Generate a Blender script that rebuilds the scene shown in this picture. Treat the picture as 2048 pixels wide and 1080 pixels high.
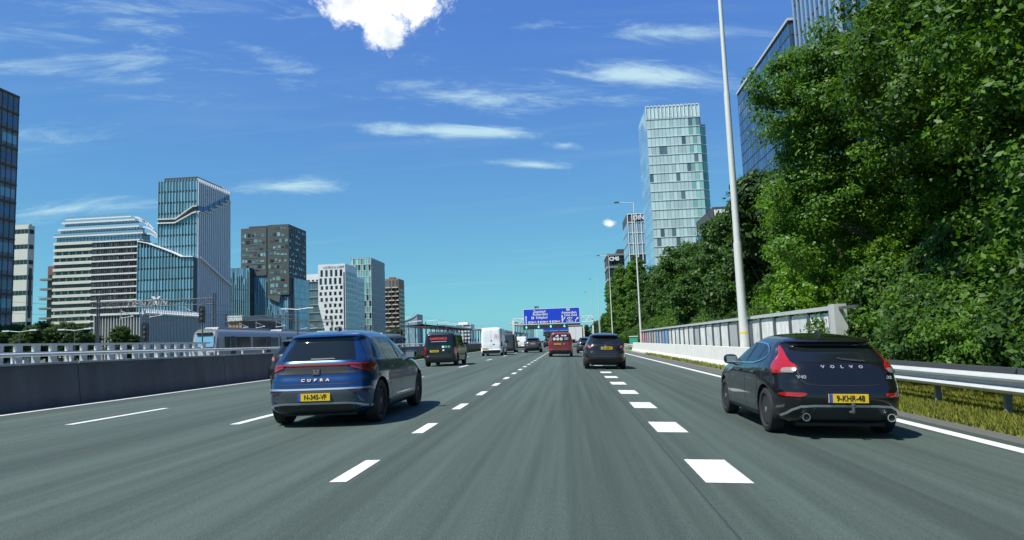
import bpy, bmesh, math, random
import numpy as np
from mathutils import Vector, Matrix

for o in list(bpy.data.objects):
    bpy.data.objects.remove(o)
SC = bpy.context.scene
COL = SC.collection
R_ = math.radians
random.seed(7)
rng = np.random.default_rng(11)

# ------------------------------------------------------------------ camera
F = 1400.0                       # focal length in pixels of a 2048 px wide frame
PITCH, YAW, ROLL, CAM_H = 0.10199, 0.07701, R_(2.2), 1.27
fw = Vector((-math.sin(YAW) * math.cos(PITCH), math.cos(YAW) * math.cos(PITCH), math.sin(PITCH)))
_rt = Vector((math.cos(YAW), math.sin(YAW), 0))
_up = _rt.cross(fw)
rt = _rt * math.cos(ROLL) - _up * math.sin(ROLL)
up = _up * math.cos(ROLL) + _rt * math.sin(ROLL)
CAM = Vector((0, 0, CAM_H))
cd = bpy.data.cameras.new('camera')
cam = bpy.data.objects.new('camera', cd)
COL.objects.link(cam)
cd.sensor_width = 36
cd.lens = 36 * F / 2048
cd.clip_start, cd.clip_end = 0.1, 9000
M = Matrix((rt, up, -fw)).transposed().to_4x4()
M.translation = CAM
cam.matrix_world = M
SC.camera = cam


def ray(x, y):
    return fw * F + rt * (x - 1024) + up * (540 - y)


def on(ax, x, y, v):
    """world point where the sight line through photo pixel (x, y) meets the plane axis = v"""
    d = ray(x, y)
    return CAM + d * ((v - CAM[ax]) / d[ax])


# ------------------------------------------------------------------ world, sun, exposure
SUN_EL, SUN_AZ = R_(59), math.atan2(-0.80, -0.60)     # sun behind and to the left of the road
W = bpy.data.worlds.new('World')
SC.world = W
W.use_nodes = True
nt = W.node_tree
N, L = nt.nodes, nt.links
N.clear()


def nd(tree, typ, **kw):
    n = tree.nodes.new(typ)
    for k, v in kw.items():
        if k.startswith('i_'):
            key = k[2:]
            n.inputs[int(key) if key.isdigit() else key].default_value = v
        else:
            setattr(n, k, v)
    return n


def wm(op, a, b=None, c=None):
    n = nd(nt, 'ShaderNodeMath', operation=op)
    for i, v in enumerate((a, b, c)):
        if v is None:
            continue
        if isinstance(v, (int, float)):
            n.inputs[i].default_value = v
        else:
            L.new(v, n.inputs[i])
    return n.outputs[0]


def wv(op, a, b):
    n = nd(nt, 'ShaderNodeVectorMath', operation=op)
    for i, v in enumerate((a, b)):
        if isinstance(v, (tuple, Vector)):
            n.inputs[i].default_value = v
        elif v is not None:
            L.new(v, n.inputs[i])
    return n


def smooth(v, a, b):
    n = nd(nt, 'ShaderNodeMapRange', interpolation_type='SMOOTHSTEP')
    L.new(v, n.inputs[0])
    n.inputs[1].default_value = a
    n.inputs[2].default_value = b
    return n.outputs[0]


sky = nd(nt, 'ShaderNodeTexSky', sky_type='NISHITA', sun_disc=False, sun_elevation=SUN_EL,
         sun_rotation=SUN_AZ, altitude=0, air_density=1.0, dust_density=0.35, ozone_density=2.2)
tc = nd(nt, 'ShaderNodeTexCoord')
D = wv('NORMALIZE', tc.outputs['Generated'], None).outputs[0]
sep = nd(nt, 'ShaderNodeSeparateXYZ')
L.new(D, sep.inputs[0])
zz = wm('ADD', wm('MAXIMUM', sep.outputs[2], 0.0), 0.12)
# high cirrus streaks on a plane far above
cmb = nd(nt, 'ShaderNodeCombineXYZ')
L.new(wm('DIVIDE', sep.outputs[0], zz), cmb.inputs[0])
L.new(wm('DIVIDE', sep.outputs[1], zz), cmb.inputs[1])


def cirrus(rot, sc, scale, loc, lo, hi, dist):
    mp = nd(nt, 'ShaderNodeMapping')
    L.new(cmb.outputs[0], mp.inputs[0])
    mp.inputs['Rotation'].default_value = (0, 0, rot)
    mp.inputs['Scale'].default_value = sc
    mp.inputs['Location'].default_value = loc
    nz = nd(nt, 'ShaderNodeTexNoise')
    L.new(mp.outputs[0], nz.inputs['Vector'])
    nz.inputs['Scale'].default_value = scale
    nz.inputs['Detail'].default_value = 9
    nz.inputs['Roughness'].default_value = 0.62
    nz.inputs['Distortion'].default_value = dist
    return smooth(nz.outputs[0], lo, hi)


c1 = cirrus(0.12, (0.55, 1.9, 1), 0.9, (3.1, 1.7, 0), 0.50, 0.86, 0.6)
c2 = cirrus(-0.10, (0.35, 2.6, 1), 1.1, (8.4, 4.9, 0), 0.56, 0.84, 0.3)
veil = cirrus(0.3, (0.5, 0.8, 1), 0.45, (1.3, 7.7, 0), 0.40, 0.90, 0.4)
cir = wm('ADD', wm('MULTIPLY', wm('MAXIMUM', c1, c2), 0.62), wm('MULTIPLY', veil, 0.16))
horizon_fade = smooth(sep.outputs[2], 0.0, 0.16)
cir = wm('MINIMUM', wm('MULTIPLY', cir, horizon_fade), 0.8)
# fair-weather cumulus: a few ragged heaps at fixed bearings
d0 = ray(770, 40).normalized()
e1 = d0.cross(Vector((0, 0, 1))).normalized()
e2 = e1.cross(d0).normalized()
uv = nd(nt, 'ShaderNodeCombineXYZ')
L.new(wv('DOT_PRODUCT', D, e1).outputs['Value'], uv.inputs[0])
L.new(wv('DOT_PRODUCT', D, e2).outputs['Value'], uv.inputs[1])
front = smooth(wv('DOT_PRODUCT', D, d0).outputs['Value'], 0.2, 0.4)
nzc = nd(nt, 'ShaderNodeTexNoise')
L.new(uv.outputs[0], nzc.inputs['Vector'])
nzc.inputs['Scale'].default_value = 38
nzc.inputs['Detail'].default_value = 8
nzc.inputs['Roughness'].default_value = 0.70
nzc.inputs['Distortion'].default_value = 0.35
blob = None
for (px, py, a, b) in ((765, -30, 138, 88), (718, 10, 84, 46), (826, 4, 64, 44), (768, 58, 52, 50),
                       (1220, 447, 30, 20)):
    q = ray(px, py).normalized()
    mid = ray(px, py).length / F
    n1 = wv('SUBTRACT', uv.outputs[0], Vector((q.dot(e1), q.dot(e2), 0)))
    n2 = wv('MULTIPLY', n1.outputs[0], Vector((1400 / a, 1400 / b, 0)))
    ln = wv('LENGTH', n2.outputs[0], None).outputs['Value']
    v = wm('SUBTRACT', 1.0 if a > 40 else 0.42, ln)
    blob = v if blob is None else wm('MAXIMUM', blob, v)
cum = smooth(wm('ADD', wm('MULTIPLY', blob, 1.7), wm('MULTIPLY', wm('SUBTRACT', nzc.outputs[0], 0.5), 2.6)), 0.0, 0.85)
cum = wm('MULTIPLY', cum, front)
# longer feathery streaks lower in the sky
smp = nd(nt, 'ShaderNodeMapping')
L.new(uv.outputs[0], smp.inputs[0])
smp.inputs['Scale'].default_value = (5.0, 26.0, 1)
smp.inputs['Rotation'].default_value = (0, 0, -0.06)
snz = nd(nt, 'ShaderNodeTexNoise', i_Scale=1.6, i_Detail=9.0, i_Roughness=0.68, i_Distortion=0.5)
L.new(smp.outputs[0], snz.inputs['Vector'])
stk = None
for (px, py, a, b, g_) in ((915, 263, 235, 20, 1.0), (1300, 152, 190, 34, .95), (575, 373, 160, 18, .8), (1080, 330, 120, 11, .6), (1125, 290, 60, 12, .7), (200, 60, 420, 90, .22),
                           (1000, 190, 300, 40, .55), (130, 420, 160, 22, .6), (1330, 60, 220, 22, .45), (330, 120, 420, 60, .2), (-500, 300, 400, 40, .6), (2600, 200, 400, 40, .6)):
    q = ray(px, py).normalized()
    n1 = wv('SUBTRACT', uv.outputs[0], Vector((q.dot(e1), q.dot(e2), 0)))
    n2 = wv('MULTIPLY', n1.outputs[0], Vector((1400 / a, 1400 / b, 0)))
    v = wm('MULTIPLY', wm('SUBTRACT', 1.0, wv('LENGTH', n2.outputs[0], None).outputs['Value']), g_)
    stk = v if stk is None else wm('MAXIMUM', stk, v)
stk = smooth(wm('ADD', stk, wm('MULTIPLY', wm('SUBTRACT', snz.outputs[0], 0.5), 2.2)), 0.05, 1.05)
cir = wm('MINIMUM', wm('ADD', wm('MULTIPLY', cir, 0.28), wm('MULTIPLY', wm('MULTIPLY', stk, front), 0.75)), 0.85)

# the camera's deep, cool rendering of a clear sky: one response curve per channel over the whole sky
sc_ = nd(nt, 'ShaderNodeSeparateColor')
L.new(sky.outputs[0], sc_.inputs[0])
cc_ = nd(nt, 'ShaderNodeCombineColor')
for ch, (kk, gg) in enumerate(((0.275, 0.60), (0.70, 0.82), (0.75, 0.20))):
    L.new(wm('MULTIPLY', wm('POWER', wm('MULTIPLY', sc_.outputs[ch], 0.133), gg), kk / 0.157), cc_.inputs[ch])
m1 = nd(nt, 'ShaderNodeMix', data_type='RGBA')
L.new(cir, m1.inputs['Factor'])
L.new(cc_.outputs[0], m1.inputs['A'])
m1.inputs['B'].default_value = (4.3, 5.9, 6.1, 1)
m2 = nd(nt, 'ShaderNodeMix', data_type='RGBA')
L.new(cum, m2.inputs['Factor'])
L.new(m1.outputs['Result'], m2.inputs['A'])
csh = nd(nt, 'ShaderNodeTexNoise', i_Scale=17.0, i_Detail=5.0)
L.new(uv.outputs[0], csh.inputs['Vector'])
m3 = nd(nt, 'ShaderNodeMix', data_type='RGBA')
L.new(smooth(csh.outputs[0], 0.46, 0.68), m3.inputs['Factor'])
m3.inputs['A'].default_value = (8.4, 8.6, 8.5, 1)
m3.inputs['B'].default_value = (5.2, 5.6, 6.0, 1)
L.new(m3.outputs['Result'], m2.inputs['B'])
bg = nd(nt, 'ShaderNodeBackground', i_Strength=0.1)
L.new(m2.outputs['Result'], bg.inputs[0])
out = nd(nt, 'ShaderNodeOutputWorld')
L.new(bg.outputs[0], out.inputs[0])

sd = bpy.data.lights.new('sun', 'SUN')
sd.energy, sd.angle, sd.color = 4.2, R_(0.53), (1.0, 0.965, 0.89)
sun = bpy.data.objects.new('sun', sd)
COL.objects.link(sun)
sv = Vector((math.sin(SUN_AZ) * math.cos(SUN_EL), math.cos(SUN_AZ) * math.cos(SUN_EL), math.sin(SUN_EL)))
sun.rotation_euler = sv.to_track_quat('Z', 'Y').to_euler()
sun.location = sv * 60
vs = SC.view_settings
vs.view_transform, vs.look, vs.exposure, vs.gamma, vs.use_curve_mapping = 'Standard', 'None', 0.65, 1.0, False
SC.cycles.max_bounces = 6
SC.cycles.transparent_max_bounces = 8
SC.cycles.caustics_reflective = SC.cycles.caustics_refractive = False


# ------------------------------------------------------------------ materials
def hx(s):
    c = [int(s[i:i + 2], 16) / 255 for i in (0, 2, 4)]
    return tuple(v / 12.92 if v <= 0.04045 else ((v + 0.055) / 1.055) ** 2.4 for v in c)


MATS = {}


def pm(name, col, rough=0.6, metal=0.0, spec=0.5, coat=0.0, noise=None, bump=None, vary=0.0, emit=None, tilt=0.0, streak=None, streak2=None, alpha=1.0):
    """Principled material; noise=(scale, amount), bump=(scale, strength), vary = brightness change per loose piece and object,
    tilt = each loose piece (pane) leans a hair differently, streak=(vector scale, amount) stretched dirt"""
    m = bpy.data.materials.new(name)
    m.use_nodes = True
    t = m.node_tree
    b = t.nodes['Principled BSDF']
    b.inputs['Roughness'].default_value = rough
    b.inputs['Metallic'].default_value = metal
    b.inputs['Specular IOR Level'].default_value = spec
    if coat:
        b.inputs['Coat Weight'].default_value = coat
        b.inputs['Coat Roughness'].default_value = 0.04
    if alpha < 1:
        b.inputs['Alpha'].default_value = alpha
    if emit:
        b.inputs['Emission Color'].default_value = (*col, 1)
        b.inputs['Emission Strength'].default_value = emit
    k = None

    def mth(op, a, c):
        n = nd(t, 'ShaderNodeMath', operation=op)
        for i, v in enumerate((a, c)):
            if isinstance(v, (int, float)):
                n.inputs[i].default_value = v
            else:
                t.links.new(v, n.inputs[i])
        return n.outputs[0]
    coord = nd(t, 'ShaderNodeTexCoord').outputs['Object']

    def addf(v, amt):
        nonlocal k
        w = mth('ADD', mth('MULTIPLY', mth('SUBTRACT', v, 0.5), 2 * amt), 1.0)
        k = w if k is None else mth('MULTIPLY', k, w)
    if noise:
        nz = nd(t, 'ShaderNodeTexNoise', i_Scale=noise[0], i_Detail=6.0, i_Roughness=0.65)
        t.links.new(coord, nz.inputs['Vector'])
        addf(nz.outputs[0], noise[1])
    for streak in (streak, streak2):
        if not streak:
            continue
        mp = nd(t, 'ShaderNodeMapping')
        mp.inputs['Scale'].default_value = streak[0]
        t.links.new(coord, mp.inputs[0])
        nz = nd(t, 'ShaderNodeTexNoise', i_Scale=1.0, i_Detail=5.0, i_Roughness=0.6)
        t.links.new(mp.outputs[0], nz.inputs['Vector'])
        addf(nz.outputs[0], streak[1])
    rnd = None
    if vary or tilt:
        g = nd(t, 'ShaderNodeNewGeometry')
        oi = nd(t, 'ShaderNodeObjectInfo')
        rnd = mth('FRACT', mth('ADD', mth('MULTIPLY', g.outputs['Random Per Island'], 7.31), mth('MULTIPLY', oi.outputs['Random'], 13.7)), 0.0)
        if vary:
            addf(rnd, vary)
    if k is not None:
        mx = nd(t, 'ShaderNodeVectorMath', operation='SCALE')
        mx.inputs[0].default_value = col
        t.links.new(k, mx.inputs['Scale'])
        t.links.new(mx.outputs[0], b.inputs['Base Color'])
    else:
        b.inputs['Base Color'].default_value = (*col, 1)
    if bump:
        nz = nd(t, 'ShaderNodeTexNoise', i_Scale=bump[0], i_Detail=5.0)
        t.links.new(coord, nz.inputs['Vector'])
        bp = nd(t, 'ShaderNodeBump', i_Strength=bump[1], i_Distance=0.02)
        t.links.new(nz.outputs[0], bp.inputs['Height'])
        t.links.new(bp.outputs[0], b.inputs['Normal'])
    elif tilt:
        wn = nd(t, 'ShaderNodeTexWhiteNoise', noise_dimensions='1D')
        t.links.new(mth('MULTIPLY', rnd, 977.0), wn.inputs['W'])
        s1 = nd(t, 'ShaderNodeVectorMath', operation='SUBTRACT')
        t.links.new(wn.outputs['Color'], s1.inputs[0])
        s1.inputs[1].default_value = (0.5, 0.5, 0.5)
        s2 = nd(t, 'ShaderNodeVectorMath', operation='SCALE')
        t.links.new(s1.outputs[0], s2.inputs[0])
        s2.inputs['Scale'].default_value = tilt
        s3 = nd(t, 'ShaderNodeVectorMath', operation='ADD')
        t.links.new(g.outputs['Normal'], s3.inputs[0])
        t.links.new(s2.outputs[0], s3.inputs[1])
        s4 = nd(t, 'ShaderNodeVectorMath', operation='NORMALIZE')
        t.links.new(s3.outputs[0], s4.inputs[0])
        t.links.new(s4.outputs[0], b.inputs['Normal'])
    MATS[name] = m
    return m


def leafm(name, col, vary=0.35):
    m = bpy.data.materials.new(name)
    m.use_nodes = True
    t = m.node_tree
    t.nodes.clear()
    g = nd(t, 'ShaderNodeNewGeometry')
    oi = nd(t, 'ShaderNodeObjectInfo')
    ramp = nd(t, 'ShaderNodeValToRGB')
    e = ramp.color_ramp.elements
    e[0].color = (col[0] * (1 - vary), col[1] * (1 - vary), col[2] * (1 - vary * .5), 1)
    e[1].color = (col[0] * (1 + vary * 1.7), col[1] * (1 + vary * 1.2), col[2], 1)
    t.links.new(g.outputs['Random Per Island'], ramp.inputs[0])
    sc = nd(t, 'ShaderNodeVectorMath', operation='SCALE')
    t.links.new(ramp.outputs[0], sc.inputs[0])
    mr = nd(t, 'ShaderNodeMapRange', i_3=0.8, i_4=1.2)
    t.links.new(oi.outputs['Random'], mr.inputs[0])
    t.links.new(mr.outputs[0], sc.inputs['Scale'])
    d = nd(t, 'ShaderNodeBsdfPrincipled', i_Roughness=0.5)
    d.inputs['Specular IOR Level'].default_value = 0.35
    tr = nd(t, 'ShaderNodeBsdfTranslucent')
    t.links.new(sc.outputs[0], d.inputs['Base Color'])
    s2 = nd(t, 'ShaderNodeVectorMath', operation='MULTIPLY')
    t.links.new(sc.outputs[0], s2.inputs[0])
    s2.inputs[1].default_value = (1.5, 1.5, 0.6)
    t.links.new(s2.outputs[0], tr.inputs[0])
    mx = nd(t, 'ShaderNodeMixShader', i_0=0.40)
    t.links.new(d.outputs[0], mx.inputs[1])
    t.links.new(tr.outputs[0], mx.inputs[2])
    o = nd(t, 'ShaderNodeOutputMaterial')
    t.links.new(mx.outputs[0], o.inputs[0])
    MATS[name] = m
    return m


pm('asphalt', (0.067, 0.093, 0.078), 0.82, spec=0.3, noise=(60, 0.75), bump=(120, 0.8), streak=((0.85, 0.010, 1), 0.85), streak2=((7, 0.09, 1), 0.42))
pm('shoulder', (0.10, 0.10, 0.09), 0.9, noise=(9, 0.3), bump=(60, 0.5))
pm('paint_white', (0.60, 0.61, 0.59), 0.7, noise=(16, 0.30), streak=((14, 1.2, 1), 0.25))
pm('joint', (0.035, 0.04, 0.04), 0.7)
pm('soil', (0.075, 0.085, 0.05), 0.95, noise=(0.6, 0.4))
pm('ballast', (0.12, 0.115, 0.105), 0.95, noise=(6, 0.4), bump=(20, 0.8))
pm('concrete', (0.42, 0.43, 0.41), 0.85, noise=(1.3, 0.22), bump=(30, 0.25), streak=((2.0, 2.0, 0.25), 0.25))
pm('concrete_white', (0.62, 0.62, 0.57), 0.85, noise=(1.7, 0.14), bump=(25, 0.2), streak=((3.0, 1.6, 0.2), 0.16))
pm('concrete_dark', (0.135, 0.126, 0.112), 0.85, noise=(0.8, 0.3), bump=(30, 0.25), streak=((1, 1.1, 0.12), 0.55))
pm('steel', (0.55, 0.57, 0.56), 0.42, metal=0.65, noise=(3, 0.15))
pm('steel_dark', (0.10, 0.11, 0.115), 0.5, metal=0.3, noise=(3, 0.2))
pm('galvanised', (0.60, 0.62, 0.60), 0.5, metal=0.35, noise=(2.5, 0.16))
pm('pole', (0.66, 0.67, 0.63), 0.45, metal=0.15, noise=(2, 0.08))
pm('rail_white', (0.58, 0.60, 0.58), 0.5, noise=(2, 0.12))
pm('verge_soil', (0.145, 0.160, 0.055), 0.95, noise=(1.4, 0.5), bump=(30, 1.0), streak=((1.5, 0.3, 1), 0.4))
pm('white_steel', (0.78, 0.80, 0.78), 0.5, noise=(2, 0.06))
pm('black', (0.012, 0.013, 0.014), 0.55)
pm('rubber', (0.018, 0.019, 0.02), 0.75, noise=(30, 0.2))
pm('trim', (0.022, 0.024, 0.026), 0.45, noise=(40, 0.1))
pm('rim_dark', (0.10, 0.10, 0.105), 0.35, metal=0.8)
pm('rim_silver', (0.50, 0.51, 0.52), 0.32, metal=0.85)
pm('chrome', (0.75, 0.76, 0.77), 0.15, metal=1.0)
pm('silver', (0.50, 0.52, 0.54), 0.35, metal=0.75)
pm('car_glass', (0.008, 0.011, 0.013), 0.04, spec=0.55)
pm('lamp_red', (0.34, 0.008, 0.006), 0.12, spec=0.6, coat=0.6, noise=(30, 0.25))
pm('lamp_dark_red', (0.16, 0.010, 0.010), 0.15, coat=0.6)
pm('lamp_clear', (0.24, 0.20, 0.185), 0.18, coat=0.6, noise=(40, 0.3))
pm('paint_blue', (0.006, 0.046, 0.145), 0.24, metal=0.5, spec=0.5, coat=1.0)
pm('paint_black', (0.007, 0.007, 0.008), 0.25, spec=0.15, coat=1.0)
pm('paint_black2', (0.012, 0.013, 0.014), 0.3, spec=0.2, coat=0.8)
pm('letter_silver', (0.30, 0.31, 0.32), 0.45, metal=0.25)
pm('paint_grey', (0.040, 0.046, 0.052), 0.3, metal=0.3, coat=0.8)
pm('paint_red', (0.17, 0.014, 0.020), 0.35, coat=0.6)
pm('paint_van_white', (0.78, 0.79, 0.79), 0.35, coat=0.5)
pm('bumper_grey', (0.075, 0.085, 0.097), 0.45, metal=0.2, noise=(60, 0.08))
pm('plate_yellow', (0.78, 0.50, 0.015), 0.45)
pm('plate_blue', (0.02, 0.08, 0.42), 0.45)
pm('ink_black', (0.012, 0.012, 0.012), 0.6)
pm('ink_white', (0.82, 0.82, 0.80), 0.5)
pm('ink_red', (0.68, 0.03, 0.03), 0.5)
pm('ink_orange', (0.80, 0.30, 0.12), 0.5)
pm('ink_green', (0.05, 0.42, 0.25), 0.5)
pm('ink_grey', (0.42, 0.42, 0.40), 0.5)
pm('copper', (0.36, 0.27, 0.23), 0.4, metal=0.5)
pm('sign_blue', (0.012, 0.062, 0.62), 0.45)
pm('sign_red', (0.42, 0.16, 0.20), 0.5)
pm('matrix_panel', (0.03, 0.035, 0.038), 0.6)
pm('led_green', (0.10, 0.85, 0.55), 0.5, emit=0.9)
pm('yellow', (0.80, 0.55, 0.02), 0.5)
# facades
pm('glass_teal', (0.14, 0.30, 0.40), 0.06, spec=0.9, vary=0.35, tilt=0.035)
pm('glass_blue', (0.030, 0.105, 0.23), 0.06, spec=0.9, vary=0.35, tilt=0.03)
pm('glass_dark', (0.018, 0.030, 0.034), 0.08, spec=0.7, vary=0.5, tilt=0.05)
pm('glass_green', (0.16, 0.32, 0.29), 0.10, spec=0.8, vary=0.35, tilt=0.05)
pm('glass_pale', (0.50, 0.64, 0.61), 0.12, spec=0.8, vary=0.17, tilt=0.04)
pm('glass_pale_green', (0.22, 0.50, 0.43), 0.10, spec=0.8, vary=0.30, tilt=0.04)
pm('glass_sky', (0.25, 0.42, 0.52), 0.08, spec=0.8, vary=0.2, tilt=0.03)
pm('glass_grey', (0.10, 0.15, 0.175), 0.10, spec=0.8, vary=0.3, tilt=0.04)
pm('clad_grey', (0.36, 0.37, 0.36), 0.6, vary=0.10, noise=(0.3, 0.1))
pm('clad_dark', (0.060, 0.066, 0.068), 0.6, noise=(0.2, 0.2))
pm('clad_white', (0.78, 0.78, 0.77), 0.6, noise=(0.15, 0.05))
pm('clad_cream', (0.66, 0.65, 0.56), 0.7, noise=(0.2, 0.12), streak=((0.3, 0.3, 0.05), 0.12))
pm('clad_stone', (0.092, 0.104, 0.096), 0.7, noise=(0.25, 0.18), vary=0.2)
pm('clad_taupe', (0.20, 0.20, 0.19), 0.7, noise=(0.3, 0.15))
pm('clad_brown', (0.30, 0.17, 0.105), 0.75, noise=(0.4, 0.2))
pm('clad_orange', (0.42, 0.24, 0.12), 0.75, noise=(0.4, 0.2), vary=0.15)
pm('clad_redbrown', (0.20, 0.105, 0.080), 0.75, noise=(0.4, 0.2))
pm('fin_grey', (0.60, 0.61, 0.58), 0.5, metal=0.2)
pm('fin_blue', (0.30, 0.40, 0.52), 0.4)
pm('fin_teal', (0.34, 0.54, 0.54), 0.35, metal=0.2)
pm('fin_white', (0.75, 0.78, 0.77), 0.45)
pm('train_grey', (0.36, 0.36, 0.345), 0.35, metal=0.25, noise=(0.5, 0.08))
pm('train_roof', (0.36, 0.39, 0.42), 0.45, metal=0.2)
pm('bark', (0.075, 0.060, 0.045), 0.95, noise=(6, 0.4), bump=(14, 1.0))
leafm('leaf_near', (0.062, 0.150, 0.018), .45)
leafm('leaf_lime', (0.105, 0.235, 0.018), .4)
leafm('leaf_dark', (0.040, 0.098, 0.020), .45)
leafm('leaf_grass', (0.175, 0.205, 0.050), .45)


# ------------------------------------------------------------------ object helpers
def link(o, parent=None):
    COL.objects.link(o)
    if parent is not None:
        o.parent = parent
    return o


def tag(o, label=None, cat=None, group=None, kind=None):
    if label:
        o['label'] = label
    if cat:
        o['category'] = cat
    if group:
        o['group'] = group
    if kind:
        o['kind'] = kind
    return o


def thing(name, label, cat, loc=(0, 0, 0), rz=0.0, group=None):
    o = bpy.data.objects.new(name, None)
    o.empty_display_size = 0.2
    o.location = loc
    o.rotation_euler = (0, 0, rz)
    link(o)
    return tag(o, label, cat, group)


def inst(mesh, name, parent=None, loc=(0, 0, 0), rot=(0, 0, 0), scale=(1, 1, 1)):
    o = bpy.data.objects.new(name, mesh)
    o.location, o.rotation_euler, o.scale = loc, rot, scale
    return link(o, parent)


def copy_tree(o, parent=None):
    c = o.copy()
    link(c)
    c.parent = parent
    for ch in o.children:
        copy_tree(ch, c)
    return c


class MB:
    """collects simple shapes; build() links them as one mesh object"""

    def __init__(s):
        s.v, s.f = [], []

    def add(s, vs_, fs):
        n = len(s.v)
        s.v += [tuple(p) for p in vs_]
        s.f += [tuple(i + n for i in f) for f in fs]
        return s

    def box(s, x0, x1, y0, y1, z0, z1):
        return s.add([(x0, y0, z0), (x1, y0, z0), (x1, y1, z0), (x0, y1, z0), (x0, y0, z1), (x1, y0, z1), (x1, y1, z1), (x0, y1, z1)],
                     [(0, 3, 2, 1), (4, 5, 6, 7), (0, 1, 5, 4), (1, 2, 6, 5), (2, 3, 7, 6), (3, 0, 4, 7)])

    def hexa(s, p):
        """eight corners: bottom four counter-clockwise, then top four"""
        return s.add(p, [(0, 3, 2, 1), (4, 5, 6, 7), (0, 1, 5, 4), (1, 2, 6, 5), (2, 3, 7, 6), (3, 0, 4, 7)])

    def prism(s, poly, y0, y1):
        """polygon in (x, z), swept along y"""
        n = len(poly)
        vs_ = [(x, y0, z) for x, z in poly] + [(x, y1, z) for x, z in poly]
        fs = [tuple(range(n)), tuple(range(2 * n - 1, n - 1, -1))] + [((i + 1) % n, i, n + i, n + (i + 1) % n) for i in range(n)]
        return s.add(vs_, fs)

    def prism_x(s, poly, x0, x1):
        """polygon in (y, z), swept along x"""
        n = len(poly)
        vs_ = [(x0, y, z) for y, z in poly] + [(x1, y, z) for y, z in poly]
        fs = [tuple(range(n - 1, -1, -1)), tuple(range(n, 2 * n))] + [(i, (i + 1) % n, n + (i + 1) % n, n + i) for i in range(n)]
        return s.add(vs_, fs)

    def tube(s, p0, p1, r0, r1=None, n=8):
        r1 = r0 if r1 is None else r1
        p0, p1 = Vector(p0), Vector(p1)
        d = (p1 - p0).normalized()
        a = d.orthogonal().normalized()
        b = d.cross(a)
        vs_ = []
        for p, r in ((p0, r0), (p1, r1)):
            for i in range(n):
                t = 2 * math.pi * i / n
                vs_.append(p + a * (r * math.cos(t)) + b * (r * math.sin(t)))
        return s.add(vs_, [tuple(range(n - 1, -1, -1)), tuple(range(n, 2 * n))] + [(i, (i + 1) % n, n + (i + 1) % n, n + i) for i in range(n)])

    def path(s, pts, rad, n=8):
        for i in range(len(pts) - 1):
            s.tube(pts[i], pts[i + 1], rad[i], rad[i + 1], n)
        return s

    def lathe_x(s, prof, n=32, c=(0, 0, 0)):
        """profile of (x, radius) turned about the x axis"""
        m = len(prof)
        vs_ = []
        for x, r in prof:
            for i in range(n):
                t = 2 * math.pi * i / n
                vs_.append((c[0] + x, c[1] + r * math.cos(t), c[2] + r * math.sin(t)))
        fs = [(j * n + i, j * n + (i + 1) % n, (j + 1) * n + (i + 1) % n, (j + 1) * n + i) for j in range(m - 1) for i in range(n)]
        fs += [tuple(range(n - 1, -1, -1)), tuple(range((m - 1) * n, m * n))]
        return s.add(vs_, fs)

    def mesh(s, name, mat, smooth=None):
        me = bpy.data.meshes.new(name)
        me.from_pydata(s.v, [], s.f)
        me.materials.append(MATS[mat])
        bm = bmesh.new()
        bm.from_mesh(me)
        bmesh.ops.recalc_face_normals(bm, faces=bm.faces)
        bm.to_mesh(me)
        bm.free()
        if smooth is not None:
            me.polygons.foreach_set('use_smooth', [True] * len(me.polygons))
            me.set_sharp_from_angle(angle=R_(smooth))
        return me

    def build(s, name, mat, parent=None, smooth=None, loc=(0, 0, 0), kind=None):
        o = inst(s.mesh(name, mat, smooth), name, parent, loc)
        if kind:
            o['kind'] = kind
        return o


_txt = {}


def text_mesh(txt, mat, size, weight=0.0, depth=0.006, align='CENTER'):
    key = (txt, mat, size, weight, depth, align)
    if key not in _txt:
        cu = bpy.data.curves.new('lettering', 'FONT')
        cu.body, cu.size, cu.offset, cu.extrude = txt, size, weight, depth
        cu.align_x, cu.align_y = align, 'CENTER'
        cu.resolution_u = 3
        ob = bpy.data.objects.new('lettering', cu)
        me = bpy.data.meshes.new_from_object(ob)
        bpy.data.objects.remove(ob)
        me.name = 'lettering'
        me.materials.clear()
        me.materials.append(MATS[mat])
        _txt[key] = me
    return _txt[key]


def lettering(txt, mat, size, parent, loc, tiltx=0.0, rz=0.0, weight=0.0, name='lettering', depth=0.006, sx=1.0, align='CENTER'):
    """text standing upright, read from the -y side"""
    return inst(text_mesh(txt, mat, size, weight, depth, align), name, parent, loc, (math.pi / 2 + tiltx, 0, rz), (sx, 1, 1))


# ------------------------------------------------------------------ vehicles
def pchip(xs, ys):
    xs, ys = np.array(xs, float), np.array(ys, float)
    h = np.diff(xs)
    dl = np.diff(ys) / h
    m = np.zeros(len(xs))
    for i in range(1, len(xs) - 1):
        if dl[i - 1] * dl[i] > 0:
            w1, w2 = 2 * h[i] + h[i - 1], h[i] + 2 * h[i - 1]
            m[i] = (w1 + w2) / (w1 / dl[i - 1] + w2 / dl[i])
    m[0], m[-1] = dl[0], dl[-1]

    def f(x):
        x = np.clip(x, xs[0], xs[-1])
        i = np.clip(np.searchsorted(xs, x) - 1, 0, len(h) - 1)
        t = (x - xs[i]) / h[i]
        return ((1 + 2 * t) * (1 - t) ** 2 * ys[i] + t * (1 - t) ** 2 * h[i] * m[i]
                + t * t * (3 - 2 * t) * ys[i + 1] + t * t * (t - 1) * h[i] * m[i + 1])
    return f


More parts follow.
